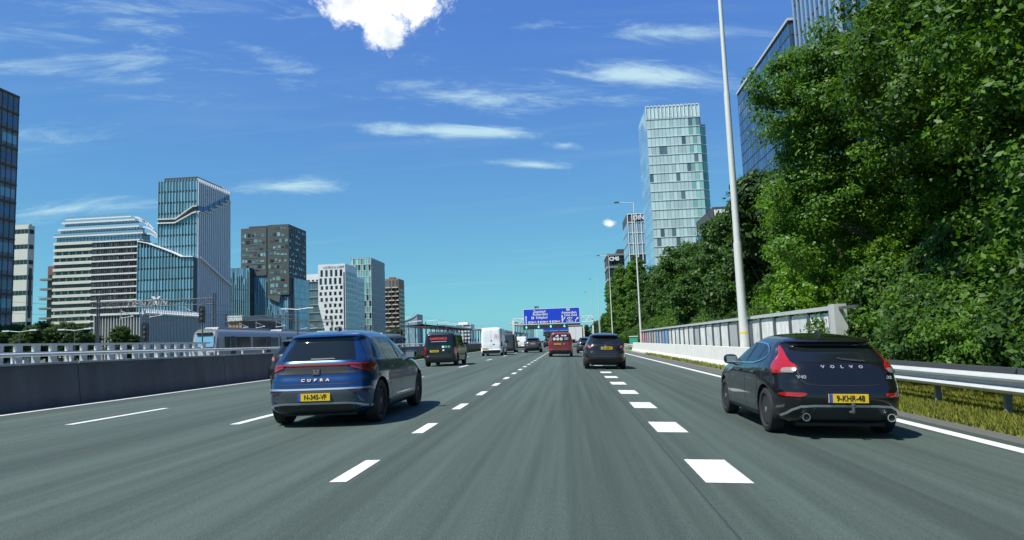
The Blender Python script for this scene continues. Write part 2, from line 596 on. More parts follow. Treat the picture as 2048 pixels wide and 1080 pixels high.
class Car:
    """body as a stack of rounded plan outlines; rear() and side() lay shaped panels on that surface.
    Local frame: y = 0 at the rear axle, +y forward, z = 0 on the road."""

    def __init__(s, name, label, cat, prof, paint, wb, wr, loc, rz=0.0, group=None, arches=True, track=0.76, rim='rim_dark', spokes=5, tw=0.215, roll=0.0):
        s.root = thing(name, label, cat, loc, rz, group)
        s.root.rotation_euler = (0, roll, rz)
        prof = sorted(prof)
        z = [p[0] for p in prof]
        s.z0, s.z1 = z[0], z[-1]
        s.w, s.yr, s.yf, s.n = (pchip(z, [p[k] for p in prof]) for k in (1, 2, 3, 4))
        zs = []
        for a, b in zip(z[:-1], z[1:]):
            k = max(2, int((b - a) / 0.022))
            zs += list(np.linspace(a, b, k, endpoint=False))
        zs.append(z[-1])
        V, Fc = [], []
        nr, ns, nf = 26, 36, 14
        for q in zs:
            V += s.ring(q, nr, ns, nf)
        m = nr + 2 * ns + nf
        for j in range(len(zs) - 1):
            for i in range(m):
                Fc.append((j * m + i, j * m + (i + 1) % m, (j + 1) * m + (i + 1) % m, (j + 1) * m + i))
        Fc += [tuple(range(m - 1, -1, -1)), tuple(range((len(zs) - 1) * m, len(zs) * m))]
        me = bpy.data.meshes.new('body')
        me.from_pydata(V, [], Fc)
        me.materials.append(MATS[paint])
        me.materials.append(MATS['black'])
        body = inst(me, 'body', s.root)
        s.body = body
        if arches:
            cut = MB()
            for yy in (0, wb):
                for sg in (-1, 1):
                    cut.lathe_x([(sg * (track - 0.20), wr + 0.055), (sg * (track + 0.5), wr + 0.055)], 40, (0, yy, wr))
            cm = cut.mesh('cut', 'black')
            co = bpy.data.objects.new('cut', cm)
            COL.objects.link(co)
            cm.materials.clear()
            cm.materials.append(MATS[paint])
            cm.materials.append(MATS['black'])
            cm.polygons.foreach_set('material_index', [1] * len(cm.polygons))
            body.parent = None
            md = body.modifiers.new('arch', 'BOOLEAN')
            md.object, md.operation, md.solver = co, 'DIFFERENCE', 'EXACT'
            dg = bpy.context.evaluated_depsgraph_get()
            me2 = bpy.data.meshes.new_from_object(body.evaluated_get(dg))
            body.modifiers.clear()
            body.data = me2
            me2.name = 'body'
            body.parent = s.root
            bpy.data.objects.remove(co)
            me = me2
        me.polygons.foreach_set('use_smooth', [True] * len(me.polygons))
        me.set_sharp_from_angle(angle=R_(42))
        # wheels
        t = tw / 2
        ty = MB().lathe_x([(-t * .8, wr * .68), (-t, wr * .76), (-t, wr * .90), (-t * .82, wr * .985), (-t * .4, wr), (t * .4, wr), (t * .82, wr * .985),
                           (t, wr * .90), (t, wr * .76), (t * .8, wr * .68)], 36).mesh('wheel', 'rubber', 40)
        rb = MB()
        rb.lathe_x([(-t * .5, wr * .66), (t * .70, wr * .68), (t * .80, wr * .66), (t * .80, wr * .60), (t * .45, wr * .58), (t * .30, wr * .20), (t * .30, wr * .02)], 36)
        for i in range(spokes):
            a = 2 * math.pi * i / spokes
            c, q = math.cos(a), math.sin(a)
            p = []
            for x in (t * .35, t * .78):
                for rr, hw in ((wr * .10, wr * .085), (wr * .62, wr * .055)):
                    for e in (-1, 1):
                        p.append((x, rr * c - e * hw * q, rr * q + e * hw * c))
            rb.hexa([p[0], p[1], p[3], p[2], p[4], p[5], p[7], p[6]])
        rb.lathe_x([(t * .3, wr * .15), (t * .85, wr * .13), (t * .88, wr * .01)], 16)
        rm = rb.mesh('rim', rim, 30)
        for yy in (0, wb):
            for sg in (-1, 1):
                wo = inst(ty, 'wheel', s.root, (sg * track, yy, wr))
                inst(rm, 'rim', wo, (0, 0, 0), (0, 0, 0 if sg > 0 else math.pi))

    def ring(s, z, nr, ns, nf):
        w, a, b, n = float(s.w(z)), float(s.yr(z)), float(s.yf(z)), float(s.n(z))
        yc, l = (a + b) / 2, (b - a) / 2
        k = 2 ** (-1 / n)
        P = []
        for i in range(nr):
            t = k * (-1 + 2 * i / nr)
            P.append((w * t, yc - l * (1 - abs(t) ** n) ** (1 / n), z))
        for i in range(ns):
            t = k * (-1 + 2 * i / ns)
            P.append((w * (1 - abs(t) ** n) ** (1 / n), yc + l * t, z))
        for i in range(nf):
            t = k * (1 - 2 * i / nf)
            P.append((w * t, yc + l * (1 - abs(t) ** n) ** (1 / n), z))
        for i in range(ns):
            t = k * (1 - 2 * i / ns)
            P.append((-w * (1 - abs(t) ** n) ** (1 / n), yc + l * t, z))
        return P

    def ry(s, x, z):
        w, a, b, n = float(s.w(z)), float(s.yr(z)), float(s.yf(z)), float(s.n(z))
        t = min(abs(x) / w, 0.995)
        return (a + b) / 2 - (b - a) / 2 * (1 - t ** n) ** (1 / n)

    def sx(s, y, z):
        w, a, b, n = float(s.w(z)), float(s.yr(z)), float(s.yf(z)), float(s.n(z))
        t = min(abs(y - (a + b) / 2) / ((b - a) / 2), 0.995)
        return w * (1 - t ** n) ** (1 / n)

    def _patch(s, rows, fn, name, mat, parent, k, sub, inward):
        R = []
        for r0, r1 in zip(rows[:-1], rows[1:]):
            for i in range(sub):
                t = i / sub
                R.append([a + (b - a) * t for a, b in zip(r0, r1)])
        R.append(list(rows[-1]))
        V, Fc = [], []
        for z, a, b in R:
            for i in range(k + 1):
                V.append(fn(a + (b - a) * i / k, z))
        m = k + 1
        for j in range(len(R) - 1):
            for i in range(k):
                Fc.append((j * m + i, j * m + i + 1, (j + 1) * m + i + 1, (j + 1) * m + i))
        bd = [i for i in range(m)] + [j * m + k for j in range(1, len(R))] + [(len(R) - 1) * m + i for i in range(k - 1, -1, -1)] + [j * m for j in range(len(R) - 2, 0, -1)]
        n0 = len(V)
        for i in bd:
            V.append(tuple(a + b for a, b in zip(V[i], inward)))
        q = len(bd)
        for i in range(q):
            Fc.append((bd[(i + 1) % q], bd[i], n0 + i, n0 + (i + 1) % q))
        b = MB()
        b.v, b.f = V, Fc
        return b.build(name, mat, parent or s.root, 40)

    def rear(s, name, rows, mat, d=0.005, parent=None, k=10, sub=4):
        return s._patch(rows, lambda x, z: (x, s.ry(x, z) - d, z), name, mat, parent, k, sub, (0, d + 0.02, 0))

    def side(s, name, rows, mat, sg=1, d=0.005, parent=None, k=10, sub=4):
        return s._patch(rows, lambda y, z: (sg * (s.sx(y, z) + d), y, z), name, mat, parent, k, sub, (-sg * (d + 0.02), 0, 0))

    def rear_line(s, name, pts, w, mat, d=0.004, parent=None):
        return s._line(pts, w, lambda x, z: (x, s.ry(x, z) - d, z), name, mat, parent)

    def side_line(s, name, pts, w, mat, sg=1, d=0.004, parent=None):
        return s._line(pts, w, lambda y, z: (sg * (s.sx(y, z) + d), y, z), name, mat, parent)

    def _line(s, pts, w, fn, name, mat, parent):
        P = []
        for a, b in zip(pts[:-1], pts[1:]):
            n = max(1, int(math.hypot(b[0] - a[0], b[1] - a[1]) / 0.05))
            P += [(a[0] + (b[0] - a[0]) * i / n, a[1] + (b[1] - a[1]) * i / n) for i in range(n)]
        P.append(pts[-1])
        V, Fc = [], []
        for i, p in enumerate(P):
            a, b = P[max(0, i - 1)], P[min(len(P) - 1, i + 1)]
            dx, dz = b[0] - a[0], b[1] - a[1]
            q = math.hypot(dx, dz) or 1
            nx, nz = -dz / q * w / 2, dx / q * w / 2
            V += [fn(p[0] + nx, p[1] + nz), fn(p[0] - nx, p[1] - nz)]
        for i in range(len(P) - 1):
            Fc.append((2 * i, 2 * i + 1, 2 * i + 3, 2 * i + 2))
        b = MB()
        b.v, b.f = V, Fc
        return b.build(name, mat, parent or s.root, 60)

    def plate(s, x, z, txt, w=0.52, h=0.115, proud=0.03):
        y = s.ry(x, z) - proud
        p = MB().box(x - w / 2, x + w / 2, y, y + proud + 0.03, z - h / 2, z + h / 2).build('number_plate', 'plate_yellow', s.root)
        MB().box(x - w / 2 - 0.001, x - w / 2 + 0.045, y - 0.002, y + 0.003, z - h / 2 - 0.001, z + h / 2 + 0.001).build('country_strip', 'plate_blue', p)
        lettering(txt, 'ink_black', h * 0.92, p, (x + 0.022, y - 0.003, z), weight=0.0012, name='plate_number', depth=0.002, sx=0.86)
        return p

    def text(s, txt, x, z, size, mat, weight=0.003, sx=1.0, name='lettering', d=0.012):
        e = 0.03
        sl = (s.ry(x, z + e) - s.ry(x, z - e)) / (2 * e)
        return lettering(txt, mat, size, s.root, (x, s.ry(x, z) - d, z), tiltx=-math.atan(sl), weight=weight, sx=sx, name=name, depth=0.003)

    def letters(s, txt, x0, x1, z, size, mat, weight=0.003, sx=1.0):
        k = len(txt)
        for i, ch in enumerate(txt):
            s.text(ch, x0 + (x1 - x0) * i / (k - 1), z, size, mat, weight, sx, name='letter')

    def mirror(s, y, z, mat, xo=0.10, glass=True):
        for sg in (-1, 1):
            x0 = s.sx(y, z)
            b = MB()
            prof = [(0.0, 0.035), (0.03, 0.075), (0.09, 0.085), (0.13, 0.07), (0.155, 0.02)]
            V = []
            for dy, hh in prof:
                for i in range(16):
                    t = 2 * math.pi * i / 16
                    cx, cz = math.cos(t), math.sin(t)
                    V.append((sg * (x0 + xo + hh * 1.45 * abs(cx) ** .7 * (1 if cx > 0 else -1)), y + dy, z + hh * abs(cz) ** .7 * (1 if cz > 0 else -1)))
            Fc = [(j * 16 + i, j * 16 + (i + 1) % 16, (j + 1) * 16 + (i + 1) % 16, (j + 1) * 16 + i) for j in range(4) for i in range(16)]
            Fc += [tuple(range(15, -1, -1)), tuple(range(64, 80))]
            b.add(V, Fc)
            b.box(*sorted((sg * (x0 - .03), sg * (x0 + xo))), y + .03, y + .09, z - .06, z - .02)
            m = b.build('wing_mirror', mat, s.root, 50)
            if glass:
                MB().box(*sorted((sg * (x0 + xo - .085), sg * (x0 + xo + .085))), y - .006, y + .02, z - .055, z + .055).build('mirror_glass', 'silver', m)

    def handles(s, ys, z, mat):
        for sg in (-1, 1):
            for y in ys:
                x = s.sx(y, z)
                MB().box(*sorted((sg * (x - .01), sg * (x + .028))), y - .10, y + .10, z - .014, z + .014).build('door_handle', mat, s.root)

    def doors(s, lines, w=0.010):
        for sg in (-1, 1):
            for pts in lines:
                s.side_line('door_gap', pts, w, 'black', sg)

    def undertray(s, y0, y1, w, z0=0.17, z1=0.34):
        MB().box(-w, w, y0, y1, z0, z1).build('underbody', 'black', s.root)


def road_z(X):
    return 0.079 if X < -2.06 else -0.0384 * X


def stand(X, rear):
    return (X, rear, road_z(X) + 0.004)


def roll_at(X):
    return 0.0 if X < -2.06 else math.atan(0.0384)


# --- blue electric hatchback
BLUE = [(.17, .78, -.42, 3.20, 6), (.22, .85, -.60, 3.42, 6), (.30, .89, -.69, 3.52, 6.5), (.42, .902, -.725, 3.57, 6.5), (.56, .905, -.74, 3.58, 6.5), (.62, .905, -.725, 3.56, 6.5),
        (.66, .905, -.71, 3.54, 6.5), (.72, .90, -.69, 3.48, 6.5), (.80, .895, -.655, 3.35, 6), (.90, .88, -.63, 3.1, 6), (.97, .865, -.615, 2.75, 6), (1.03, .845, -.585, 2.40, 5.5),
        (1.10, .81, -.52, 2.20, 5.5), (1.20, .765, -.43, 1.98, 5.5), (1.30, .715, -.335, 1.76, 5.5), (1.37, .675, -.285, 1.58, 5.5), (1.395, .66, -.295, 1.51, 5.5), (1.42, .64, -.335, 1.44, 5.5),
        (1.45, .615, -.28, 1.36, 5), (1.48, .57, -.12, 1.26, 4.5), (1.505, .50, .05, 1.16, 4), (1.525, .38, .30, 1.05, 3.5), (1.535, .22, .5, .95, 3), (1.54, .04, .68, .82, 2.5)]
c = Car('blue_hatchback', 'dark blue electric hatchback with yellow plate N-345-VF in the next lane', 'car', BLUE, 'paint_blue', 2.77, 0.342,
        stand(-3.90, 11.25), spokes=10, track=0.775)
c.root.scale = (.965, 1, .972)
win = c.rear('rear_window', [(1.04, -.745, .745), (1.10, -.725, .725), (1.25, -.645, .645), (1.375, -.57, .57)], 'car_glass', 0.006)
c.rear('wiper', [(1.055, -.10, .30), (1.075, -.12, .26)], 'trim', 0.025, parent=win)
c.rear('lamp_panel', [(.83, -.62, .62), (.87, -.80, .80), (.985, -.82, .82), (.995, -.80, .80)], 'black', 0.006)
for sg in (-1, 1):
    o = lambda a, b: (sg * a, sg * b)
    lm = c.rear('tail_lamp', [(.855, *o(.835, .845)), (.87, *o(.80, .845)), (.95, *o(.55, .845)), (.982, *o(.50, .83))], 'lamp_dark_red', 0.012)
    c.rear_line('lamp_outline', [(sg * .50, .975), (sg * .815, .975), (sg * .838, .86), (sg * .79, .862), (sg * .55, .945)], 0.022, 'lamp_red', 0.018, lm)
    c.rear('reflector', [(.535, *o(.60, .80)), (.555, *o(.58, .82))], 'lamp_dark_red', 0.012)
    c.side('side_window', [(1.03, .42, 2.18), (1.10, .38, 2.06), (1.20, .40, 1.88), (1.30, .48, 1.66), (1.385, .62, 1.42), (1.405, .8, 1.3)], 'car_glass', sg, 0.006, k=16)
    c.side('quarter_panel', [(1.05, -.20, .44), (1.15, -.14, .40), (1.25, -.04, .44), (1.36, .08, .60), (1.40, .22, .72)], 'car_glass', sg, 0.004, k=8)
    c.side('window_pillar', [(1.03, 1.20, 1.27), (1.40, 1.12, 1.18)], 'black', sg, 0.009, k=2)
    c.side('window_pillar', [(1.03, .64, .68), (1.385, .68, .72)], 'paint_blue', sg, 0.009, k=2)
    c.side('sill', [(.24, .46, 2.3), (.33, .43, 2.33)], 'bumper_grey', sg, 0.012, k=16)
    c.side('side_skirt_trim', [(.345, .8, 2.28), (.36, 1.2, 2.28)], 'silver', sg, 0.016, k=10)
c.rear('light_bar', [(.957, -.52, .52), (.972, -.52, .52)], 'lamp_red', 0.014)
em = c.rear('emblem', [(.815, -.05, .05), (.825, -.062, .062), (.905, -.062, .062), (.915, -.055, .055)], 'trim', 0.02, k=6)
for sg in (-1, 1):
    c.rear_line('emblem_mark', [(sg * .008, .835), (sg * .03, .86), (sg * .042, .895), (sg * .012, .88)], 0.008, 'copper', 0.024, em)
c.letters('CUPRA', -.20, .20, .735, .060, 'copper', 0.003, 1.35)
c.rear_line('hatch_gap', [(-.80, .80), (-.70, .70), (-.58, .672), (.58, .672), (.70, .70), (.80, .80)], 0.012, 'black')
c.rear('bumper_insert', [(.36, -.55, .55), (.44, -.70, .70), (.53, -.62, .62), (.585, -.50, .50)], 'bumper_grey', 0.008)
c.rear_line('bumper_trim', [(-.86, .595), (-.6, .60), (-.46, .597), (.46, .597), (.6, .60), (.86, .595)], 0.028, 'silver', 0.014)
c.rear('bumper_lower', [(.22, -.78, .78), (.30, -.86, .86), (.355, -.86, .86)], 'trim', 0.01)
c.rear_line('bumper_trim', [(-.84, .30), (-.66, .36), (-.52, .375), (.52, .375), (.66, .36), (.84, .30)], 0.034, 'silver', 0.016)
c.plate(0, .475, 'N-345-VF')
c.mirror(2.02, 1.05, 'paint_black')
c.handles((.60, 1.62), .88, 'paint_blue')
c.doors([[(.42, 1.03), (.40, .80), (.55, .55), (.62, .36)], [(1.22, 1.03), (1.25, .6), (1.25, .36)], [(2.28, 1.0), (2.38, .7), (2.36, .36)]])
c.undertray(-.5, 3.2, .6)
MB().prism_x([(.36, 1.50), (.62, 1.52), (.60, 1.535), (.50, 1.56), (.40, 1.60)], -.02, .02).build('antenna_fin', 'black', c.root)

# --- black hatchback in the lane on the right
BLK = [(.16, .76, -.45, 3.0, 6), (.21, .84, -.62, 3.25, 6), (.30, .885, -.735, 3.40, 6), (.42, .897, -.79, 3.46, 6), (.55, .90, -.81, 3.48, 6), (.63, .90, -.80, 3.47, 6), (.72, .898, -.765, 3.4, 6),
       (.82, .894, -.735, 3.2, 5.5), (.90, .885, -.71, 2.85, 5.5), (.96, .865, -.68, 2.5, 5.2), (1.02, .835, -.63, 2.2, 5), (1.10, .785, -.53, 2.02, 5), (1.18, .735, -.42, 1.82, 5), (1.25, .69, -.315, 1.62, 5),
       (1.285, .665, -.33, 1.52, 5), (1.305, .65, -.40, 1.46, 5), (1.33, .625, -.36, 1.38, 4.8), (1.37, .57, -.15, 1.24, 4.5), (1.40, .49, .10, 1.12, 4), (1.425, .36, .35, 1.0, 3.5), (1.437, .20, .5, .9, 3), (1.442, .04, .62, .76, 2.5)]
c = Car('black_hatchback', 'glossy black hatchback with tall red tail lamps, tow bar and plate 9-KHR-48', 'car', BLK, 'paint_black', 2.65, 0.318,
        stand(3.47, 10.12), spokes=10, rim='rim_silver', track=0.775, roll=roll_at(3))
c.root.scale = (.93, .945, .945)
win = c.rear('rear_window', [(1.03, -.63, .63), (1.08, -.65, .65), (1.18, -.62, .62), (1.25, -.575, .575)], 'car_glass', 0.006)
c.rear_line('wiper', [(-.02, 1.085), (.05, 1.07), (.34, 1.045)], 0.022, 'trim', 0.025, win)
for sg in (-1, 1):
    o = lambda a, b: (sg * a, sg * b)
    lm = c.rear('tail_lamp', [(.865, *o(.835, .845)), (.89, *o(.66, .850)), (.93, *o(.60, .845)), (.985, *o(.60, .825)), (1.04, *o(.655, .79)), (1.12, *o(.66, .725)), (1.20, *o(.652, .685)), (1.255, *o(.648, .66))], 'lamp_red', 0.016, k=8)
    c.rear('reversing_lamp', [(.885, *o(.66, .775)), (.905, *o(.625, .785)), (.945, *o(.615, .76)), (.955, *o(.62, .72))], 'lamp_clear', 0.022, lm, k=5)
    c.rear('reflector', [(.565, *o(.60, .78)), (.585, *o(.53, .83)), (.61, *o(.52, .80)), (.62, *o(.56, .74))], 'lamp_red', 0.014)
    c.side('side_window', [(.965, 1.85, 2.02), (.985, .60, 1.98), (1.03, .30, 1.90), (1.08, .16, 1.82), (1.15, .14, 1.68), (1.22, .26, 1.50), (1.265, .46, 1.36), (1.28, .7, 1.2)], 'car_glass', sg, 0.006, k=16)
    c.side_line('window_trim', [(1.95, .955), (1.2, .972), (.62, .985), (.28, 1.03), (.12, 1.08), (.10, 1.15), (.22, 1.225), (.42, 1.272), (.72, 1.292), (1.1, 1.296), (1.35, 1.275)], 0.022, 'chrome', sg, 0.012)
    c.side('window_pillar', [(.985, 1.02, 1.09), (1.28, .98, 1.05)], 'black', sg, 0.009, k=2)
    c.side('window_pillar', [(1.0, .46, .49), (1.25, .40, .43)], 'black', sg, 0.009, k=2)
    c.side('sill', [(.20, .42, 2.25), (.27, .40, 2.28)], 'trim', sg, 0.012, k=14)
    ex = MB().lathe_x([(-.02, .055), (.10, .055), (.10, .043), (.02, .040), (.02, .001)], 24).build('exhaust', 'chrome', c.root, 40, (sg * .56, -.76, .30))
    ex.rotation_euler = (0, 0, -math.pi / 2)
    MB().lathe_x([(.06, .041), (.075, .041), (.076, .001)], 20).build('exhaust_bore', 'black', ex)
c.letters('VOLVO', -.255, .255, .965, .062, 'letter_silver', 0.003, 1.1)
c.text('V40', -.56, .825, .07, 'letter_silver', 0.002, 1.15)
c.text('D2', .62, .825, .055, 'letter_silver', 0.002, 1.1)
c.rear_line('hatch_gap', [(-.60, .93), (-.58, .80), (-.50, .735), (-.30, .715), (.30, .715), (.50, .735), (.58, .80), (.60, .93)], 0.010, 'black')
c.rear('diffuser', [(.24, -.50, .50), (.32, -.62, .62), (.425, -.52, .52)], 'trim', 0.01)
c.rear_line('diffuser_trim', [(-.80, .285), (-.70, .385), (-.60, .432), (-.42, .445), (.42, .445), (.60, .432), (.70, .385), (.80, .285)], 0.032, 'silver', 0.018)
for sg in (-1, 1):
    c.rear_line('diffuser_trim', [(sg * .40, .445), (sg * .46, .36), (sg * .50, .325)], 0.020, 'bumper_grey', 0.016)
c.plate(0.02, .548, '9-KHR-48')
MB().tube((.05, -.74, .36), (.05, -.90, .37), .022).tube((.05, -.90, .37), (.05, -.905, .47), .022).tube((.05, -.905, .46), (.05, -.905, .50), .026).build('tow_bar', 'steel_dark', c.root)
c.mirror(1.90, 1.0, 'paint_black')
c.handles((.52, 1.42), .845, 'paint_black')
c.doors([[(.28, 1.0), (.26, .82), (.40, .55), (.46, .32)], [(1.06, .97), (1.08, .6), (1.06, .30)], [(2.08, .95), (2.16, .7), (2.14, .30)]])
c.undertray(-.55, 3.1, .6, .15, .3)
MB().prism_x([(.12, 1.38), (.36, 1.415), (.34, 1.43), (.24, 1.46), (.16, 1.47)], -.018, .018).build('antenna_fin', 'black', c.root)


def crossover(name, label, paint, loc, plate, roll=0.0, lamp='lamp_clear', hi=1.0, rz=0.0, arches=True):
    k = hi
    pr = [(.20, .74, -.40, 3.05, 6), (.26, .83, -.60, 3.25, 6), (.36, .88, -.70, 3.35, 6), (.50, .895, -.745, 3.4, 6), (.66, .898, -.735, 3.4, 6), (.80, .892, -.69, 3.3, 5.5), (.95, .875, -.65, 2.9, 5.5),
          (1.04, .845, -.61, 2.5, 5), (1.12, .80, -.545, 2.2, 5), (1.25, .72, -.42, 1.95, 5), (1.38, .655, -.30, 1.65, 5), (1.42, .635, -.40, 1.5, 5), (1.45, .61, -.42, 1.4, 4.8),
          (1.50, .54, -.15, 1.2, 4.2), (1.54, .40, .2, 1.05, 3.5), (1.555, .2, .45, .9, 3), (1.56, .04, .6, .75, 2.5)]
    pr = [(z * k if z > .4 else z, *r) for z, *r in pr]
    c = Car(name, label, 'car', pr, paint, 2.55, 0.335, loc, track=0.775, roll=roll, rz=rz, arches=arches)
    win = c.rear('rear_window', [(1.09 * k, -.66, .66), (1.16 * k, -.64, .64), (1.36 * k, -.52, .52)], 'car_glass', 0.006)
    c.rear('wiper', [(1.105 * k, -.05, .32), (1.125 * k, -.05, .30)], 'trim', 0.02, win, k=4)
    for sg in (-1, 1):
        o = lambda a, b: (sg * a, sg * b)
        lm = c.rear('tail_lamp', [(.88 * k, *o(.60, .66)), (.94 * k, *o(.60, .80)), (1.02 * k, *o(.66, .84)), (1.09 * k, *o(.74, .80))], 'lamp_dark_red' if lamp == 'lamp_clear' else lamp, 0.015, k=5)
        c.rear('reversing_lamp', [(.90 * k, *o(.62, .67)), (.95 * k, *o(.63, .73)), (1.0 * k, *o(.68, .76))], 'lamp_clear', 0.02, lm, k=3)
        c.rear('reflector', [(.42, *o(.62, .80)), (.46, *o(.60, .82))], 'lamp_dark_red', 0.014, k=4)
        c.side('side_window', [(1.06 * k, .35, 2.0), (1.2 * k, .30, 1.75), (1.33 * k, .40, 1.5), (1.41 * k, .6, 1.25)], 'car_glass', sg, 0.006, k=10)
        c.side('arch_moulding', [(.28, .44, 2.12), (.40, .46, 2.1)], 'trim', sg, 0.014, k=10)
    c.rear('bumper', [(.24, -.78, .78), (.34, -.86, .86), (.56, -.80, .80)], 'trim', 0.010)
    c.rear_line('bumper_trim', [(-.55, .57), (.55, .57)], 0.02, 'bumper_grey', 0.014)
    c.rear_line('bumper_trim', [(-.60, .66), (.60, .66)], 0.014, 'bumper_grey', 0.012)
    c.text('o', 0, 1.005 * k, .16, 'chrome', 0.006, name='badge')
    c.plate(.03, .90 * k, plate)
    c.mirror(1.9, 1.08 * k, paint, glass=False)
    c.undertray(-.5, 3.0, .58)
    return c


crossover('black_crossover', 'black crossover car straddling the wide block line ahead', 'paint_black2', stand(1.50, 31.0), 'HN-068-Z', roll_at(2))
crossover('dark_crossover', 'dark crossover half hidden behind the blue hatchback, one red lamp showing', 'paint_black2', stand(-7.98, 20.6), 'K-482-LS', lamp='lamp_red')
crossover('grey_crossover', 'dark grey crossover driving beside the small white van far ahead', 'paint_grey', stand(-3.75, 72.5), '51-LKG-8', lamp='lamp_red')
crossover('dark_hatchback', 'small dark car with pale roof edge beyond the grey crossover', 'paint_black2', stand(-3.4, 118), '2-TVB-71')
crossover('silver_hatchback', 'dark silver car just ahead of the red van', 'paint_grey', stand(1.55, 66.0), '7-SBD-40', roll_at(2), hi=0.96)


def van(name, label, paint, loc, L_, w, h, wb, wr, ov, bump, plate=None, px=0.0, roll=0.0, n=11, taper=0.10, lamp=(.80, 1.10), rwin=None, swin=True, arches=True, hood=1.0, lampw=.13, bz=.62, group=None):
    """panel van: L_ length, w half width, ov rear overhang, hood = bonnet length"""
    f = L_ - ov
    pr = [(.24, w - .06, -ov + .06, f - .3, n), (.34, w - .01, -ov, f - .08, n), (bz - .04, w, -ov - .03, f, n), (bz, w, -ov - .03, f, n), (bz + .03, w - .005, -ov + .02, f - .02, n), (.95, w, -ov + .03, f - .25, n),
          (1.08, w - .005, -ov + .04, f - .55, n), (1.16, w - .02, -ov + .05, f - hood, n), (h * .72, w - taper * .45, -ov + .09, f - hood - .42 * (h * .72 - 1.16), n), (h - .16, w - taper, -ov + .16, f - hood - .55 * (h - 1.3), n),
          (h - .07, w - taper - .04, -ov + .20, f - hood - .62 * (h - 1.3), n * .8), (h - .02, w - taper - .13, -ov + .30, f - hood - .7 * (h - 1.3) - .1, n * .6), (h, w - taper - .35, -ov + .6, f - hood - .7 * (h - 1.3) - .5, n * .45)]
    c = Car(name, label, 'van', pr, paint, wb, wr, loc, roll=roll, track=w - .13, rim='rim_dark', arches=arches, group=group)
    c.rear('bumper', [(.26, -w + .04, w - .04), (.36, -w + .02, w - .02), (bz - .03, -w + .015, w - .015), (bz, -w + .03, w - .03)], bump, 0.012)
    for sg in (-1, 1):
        a, b = lamp
        c.rear('tail_lamp', [(a, sg * (w - lampw), sg * (w - .03)), (a + .05, sg * (w - lampw - .01), sg * (w - .02)), (b - .06, sg * (w - lampw), sg * (w - .025)), (b, sg * (w - lampw * .8), sg * (w - .05))], 'lamp_red', 0.016, k=5)
        if swin:
            fy = f - hood - .12
            c.side('side_window', [(1.16, fy - 1.15, fy - .05), (h * .68, fy - 1.15, fy - .20), (min(h - .22, 1.75), fy - 1.1, fy - .45)], 'car_glass', sg, 0.006, k=8)
        c.side_line('door_gap', [(f - hood - 1.35, h - .25), (f - hood - 1.35, .35)], 0.014, 'black', sg)
        c.side_line('rub_strip', [(.42, .62), (wb - .45, .62)], 0.05, 'trim', sg, 0.012)
    c.rear_line('door_gap', [(0, bz + .02), (0, h - .18)], 0.012, 'black')
    if plate:
        c.plate(px, bz + .13 if bz + .13 > .6 else .7, plate)
    c.mirror(f - hood - .25, 1.22, 'trim', xo=.14, glass=False)
    c.undertray(-ov + .15, f - .4, w - .3, .2, .36)
    return c


c = van('black_van', 'black delivery van with red lettering on its rear window', 'paint_black2', stand(-7.05, 38.6), 4.5, .91, 1.83, 2.9, .33, .72, 'trim', lamp=(.66, 1.05), bz=.55, hood=1.15, lampw=.16)
win = c.rear('rear_window', [(1.12, -.70, .70), (1.2, -.70, .70), (1.66, -.62, .62), (1.70, -.58, .58)], 'car_glass', 0.006)
c.text('SAMPIONIUS', -.06, 1.50, .175, 'ink_red', 0.006, 0.95, d=.02)
c.rear('lettering_line', [(1.335, -.46, .40), (1.36, -.46, .40)], 'ink_grey', 0.014, k=4, sub=1)
c.plate(-.30, .83, 'V-913-DF')
for i in range(3):
    st = c.rear('sticker', [(1.00, .14 + i * .16, .26 + i * .16), (1.11, .14 + i * .16, .26 + i * .16)], 'ink_green' if i else 'ink_white', 0.008, k=2, sub=1)
c.rear('sticker', [(.83, .17, .26), (.92, .17, .26)], 'ink_white', 0.008, k=2, sub=1)
for yy in (.1, 1.0, 1.8):
    MB().box(-.72, .72, yy, yy + .05, 1.86, 1.90).box(-.70, -.66, yy, yy + .05, 1.74, 1.87).box(.66, .70, yy, yy + .05, 1.74, 1.87).build('roof_bar', 'steel_dark', c.root)
for sg in (-1, 1):
    c.side('rear_side_window', [(1.16, .25, 1.55), (1.25, .2, 1.55), (1.62, .25, 1.5)], 'car_glass', sg, 0.006, k=6)

c = van('white_van', 'tall white panel van with a round orange logo on its rear door', 'paint_van_white', stand(-6.95, 63.5), 5.9, .985, 2.52, 3.6, .345, 1.05, 'trim', plate='VKB-62-T', px=-.52, lamp=(.78, 1.22), bz=.52, hood=1.0, lampw=.11, taper=.12)
lg = MB()
for i in range(28):
    a0, a1 = 2 * math.pi * i / 28, 2 * math.pi * (i + 1) / 28
    p = []
    for a in (a0, a1):
        for r in (.17, .205):
            x, z = .47 + r * math.cos(a), 1.70 + r * math.sin(a)
            p.append((x, c.ry(x, z) - .006, z))
    lg.add(p, [(0, 1, 3, 2)])
for i in range(4):
    z = 1.62 + i * .05
    x0, x1 = .47 - .10 + .02 * (i % 2), .47 + .11 - .03 * (i % 2)
    lg.add([(x0, c.ry(x0, z) - .006, z), (x1, c.ry(x1, z) - .006, z), (x1, c.ry(x1, z + .028) - .006, z + .028), (x0, c.ry(x0, z + .028) - .006, z + .028)], [(0, 1, 2, 3)])
lg.build('round_logo', 'ink_orange', c.root)
MB().lathe_x([(0, .05), (.02, .045), (.021, .001)], 16).build('door_lock', 'trim', c.root, 40, (.03, c.ry(0, 1.35) - .02, 1.35)).rotation_euler = (0, 0, math.pi / 2)
c.rear('door_handle', [(1.02, .14, .34), (1.06, .16, .32)], 'trim', 0.03, k=3, sub=1)

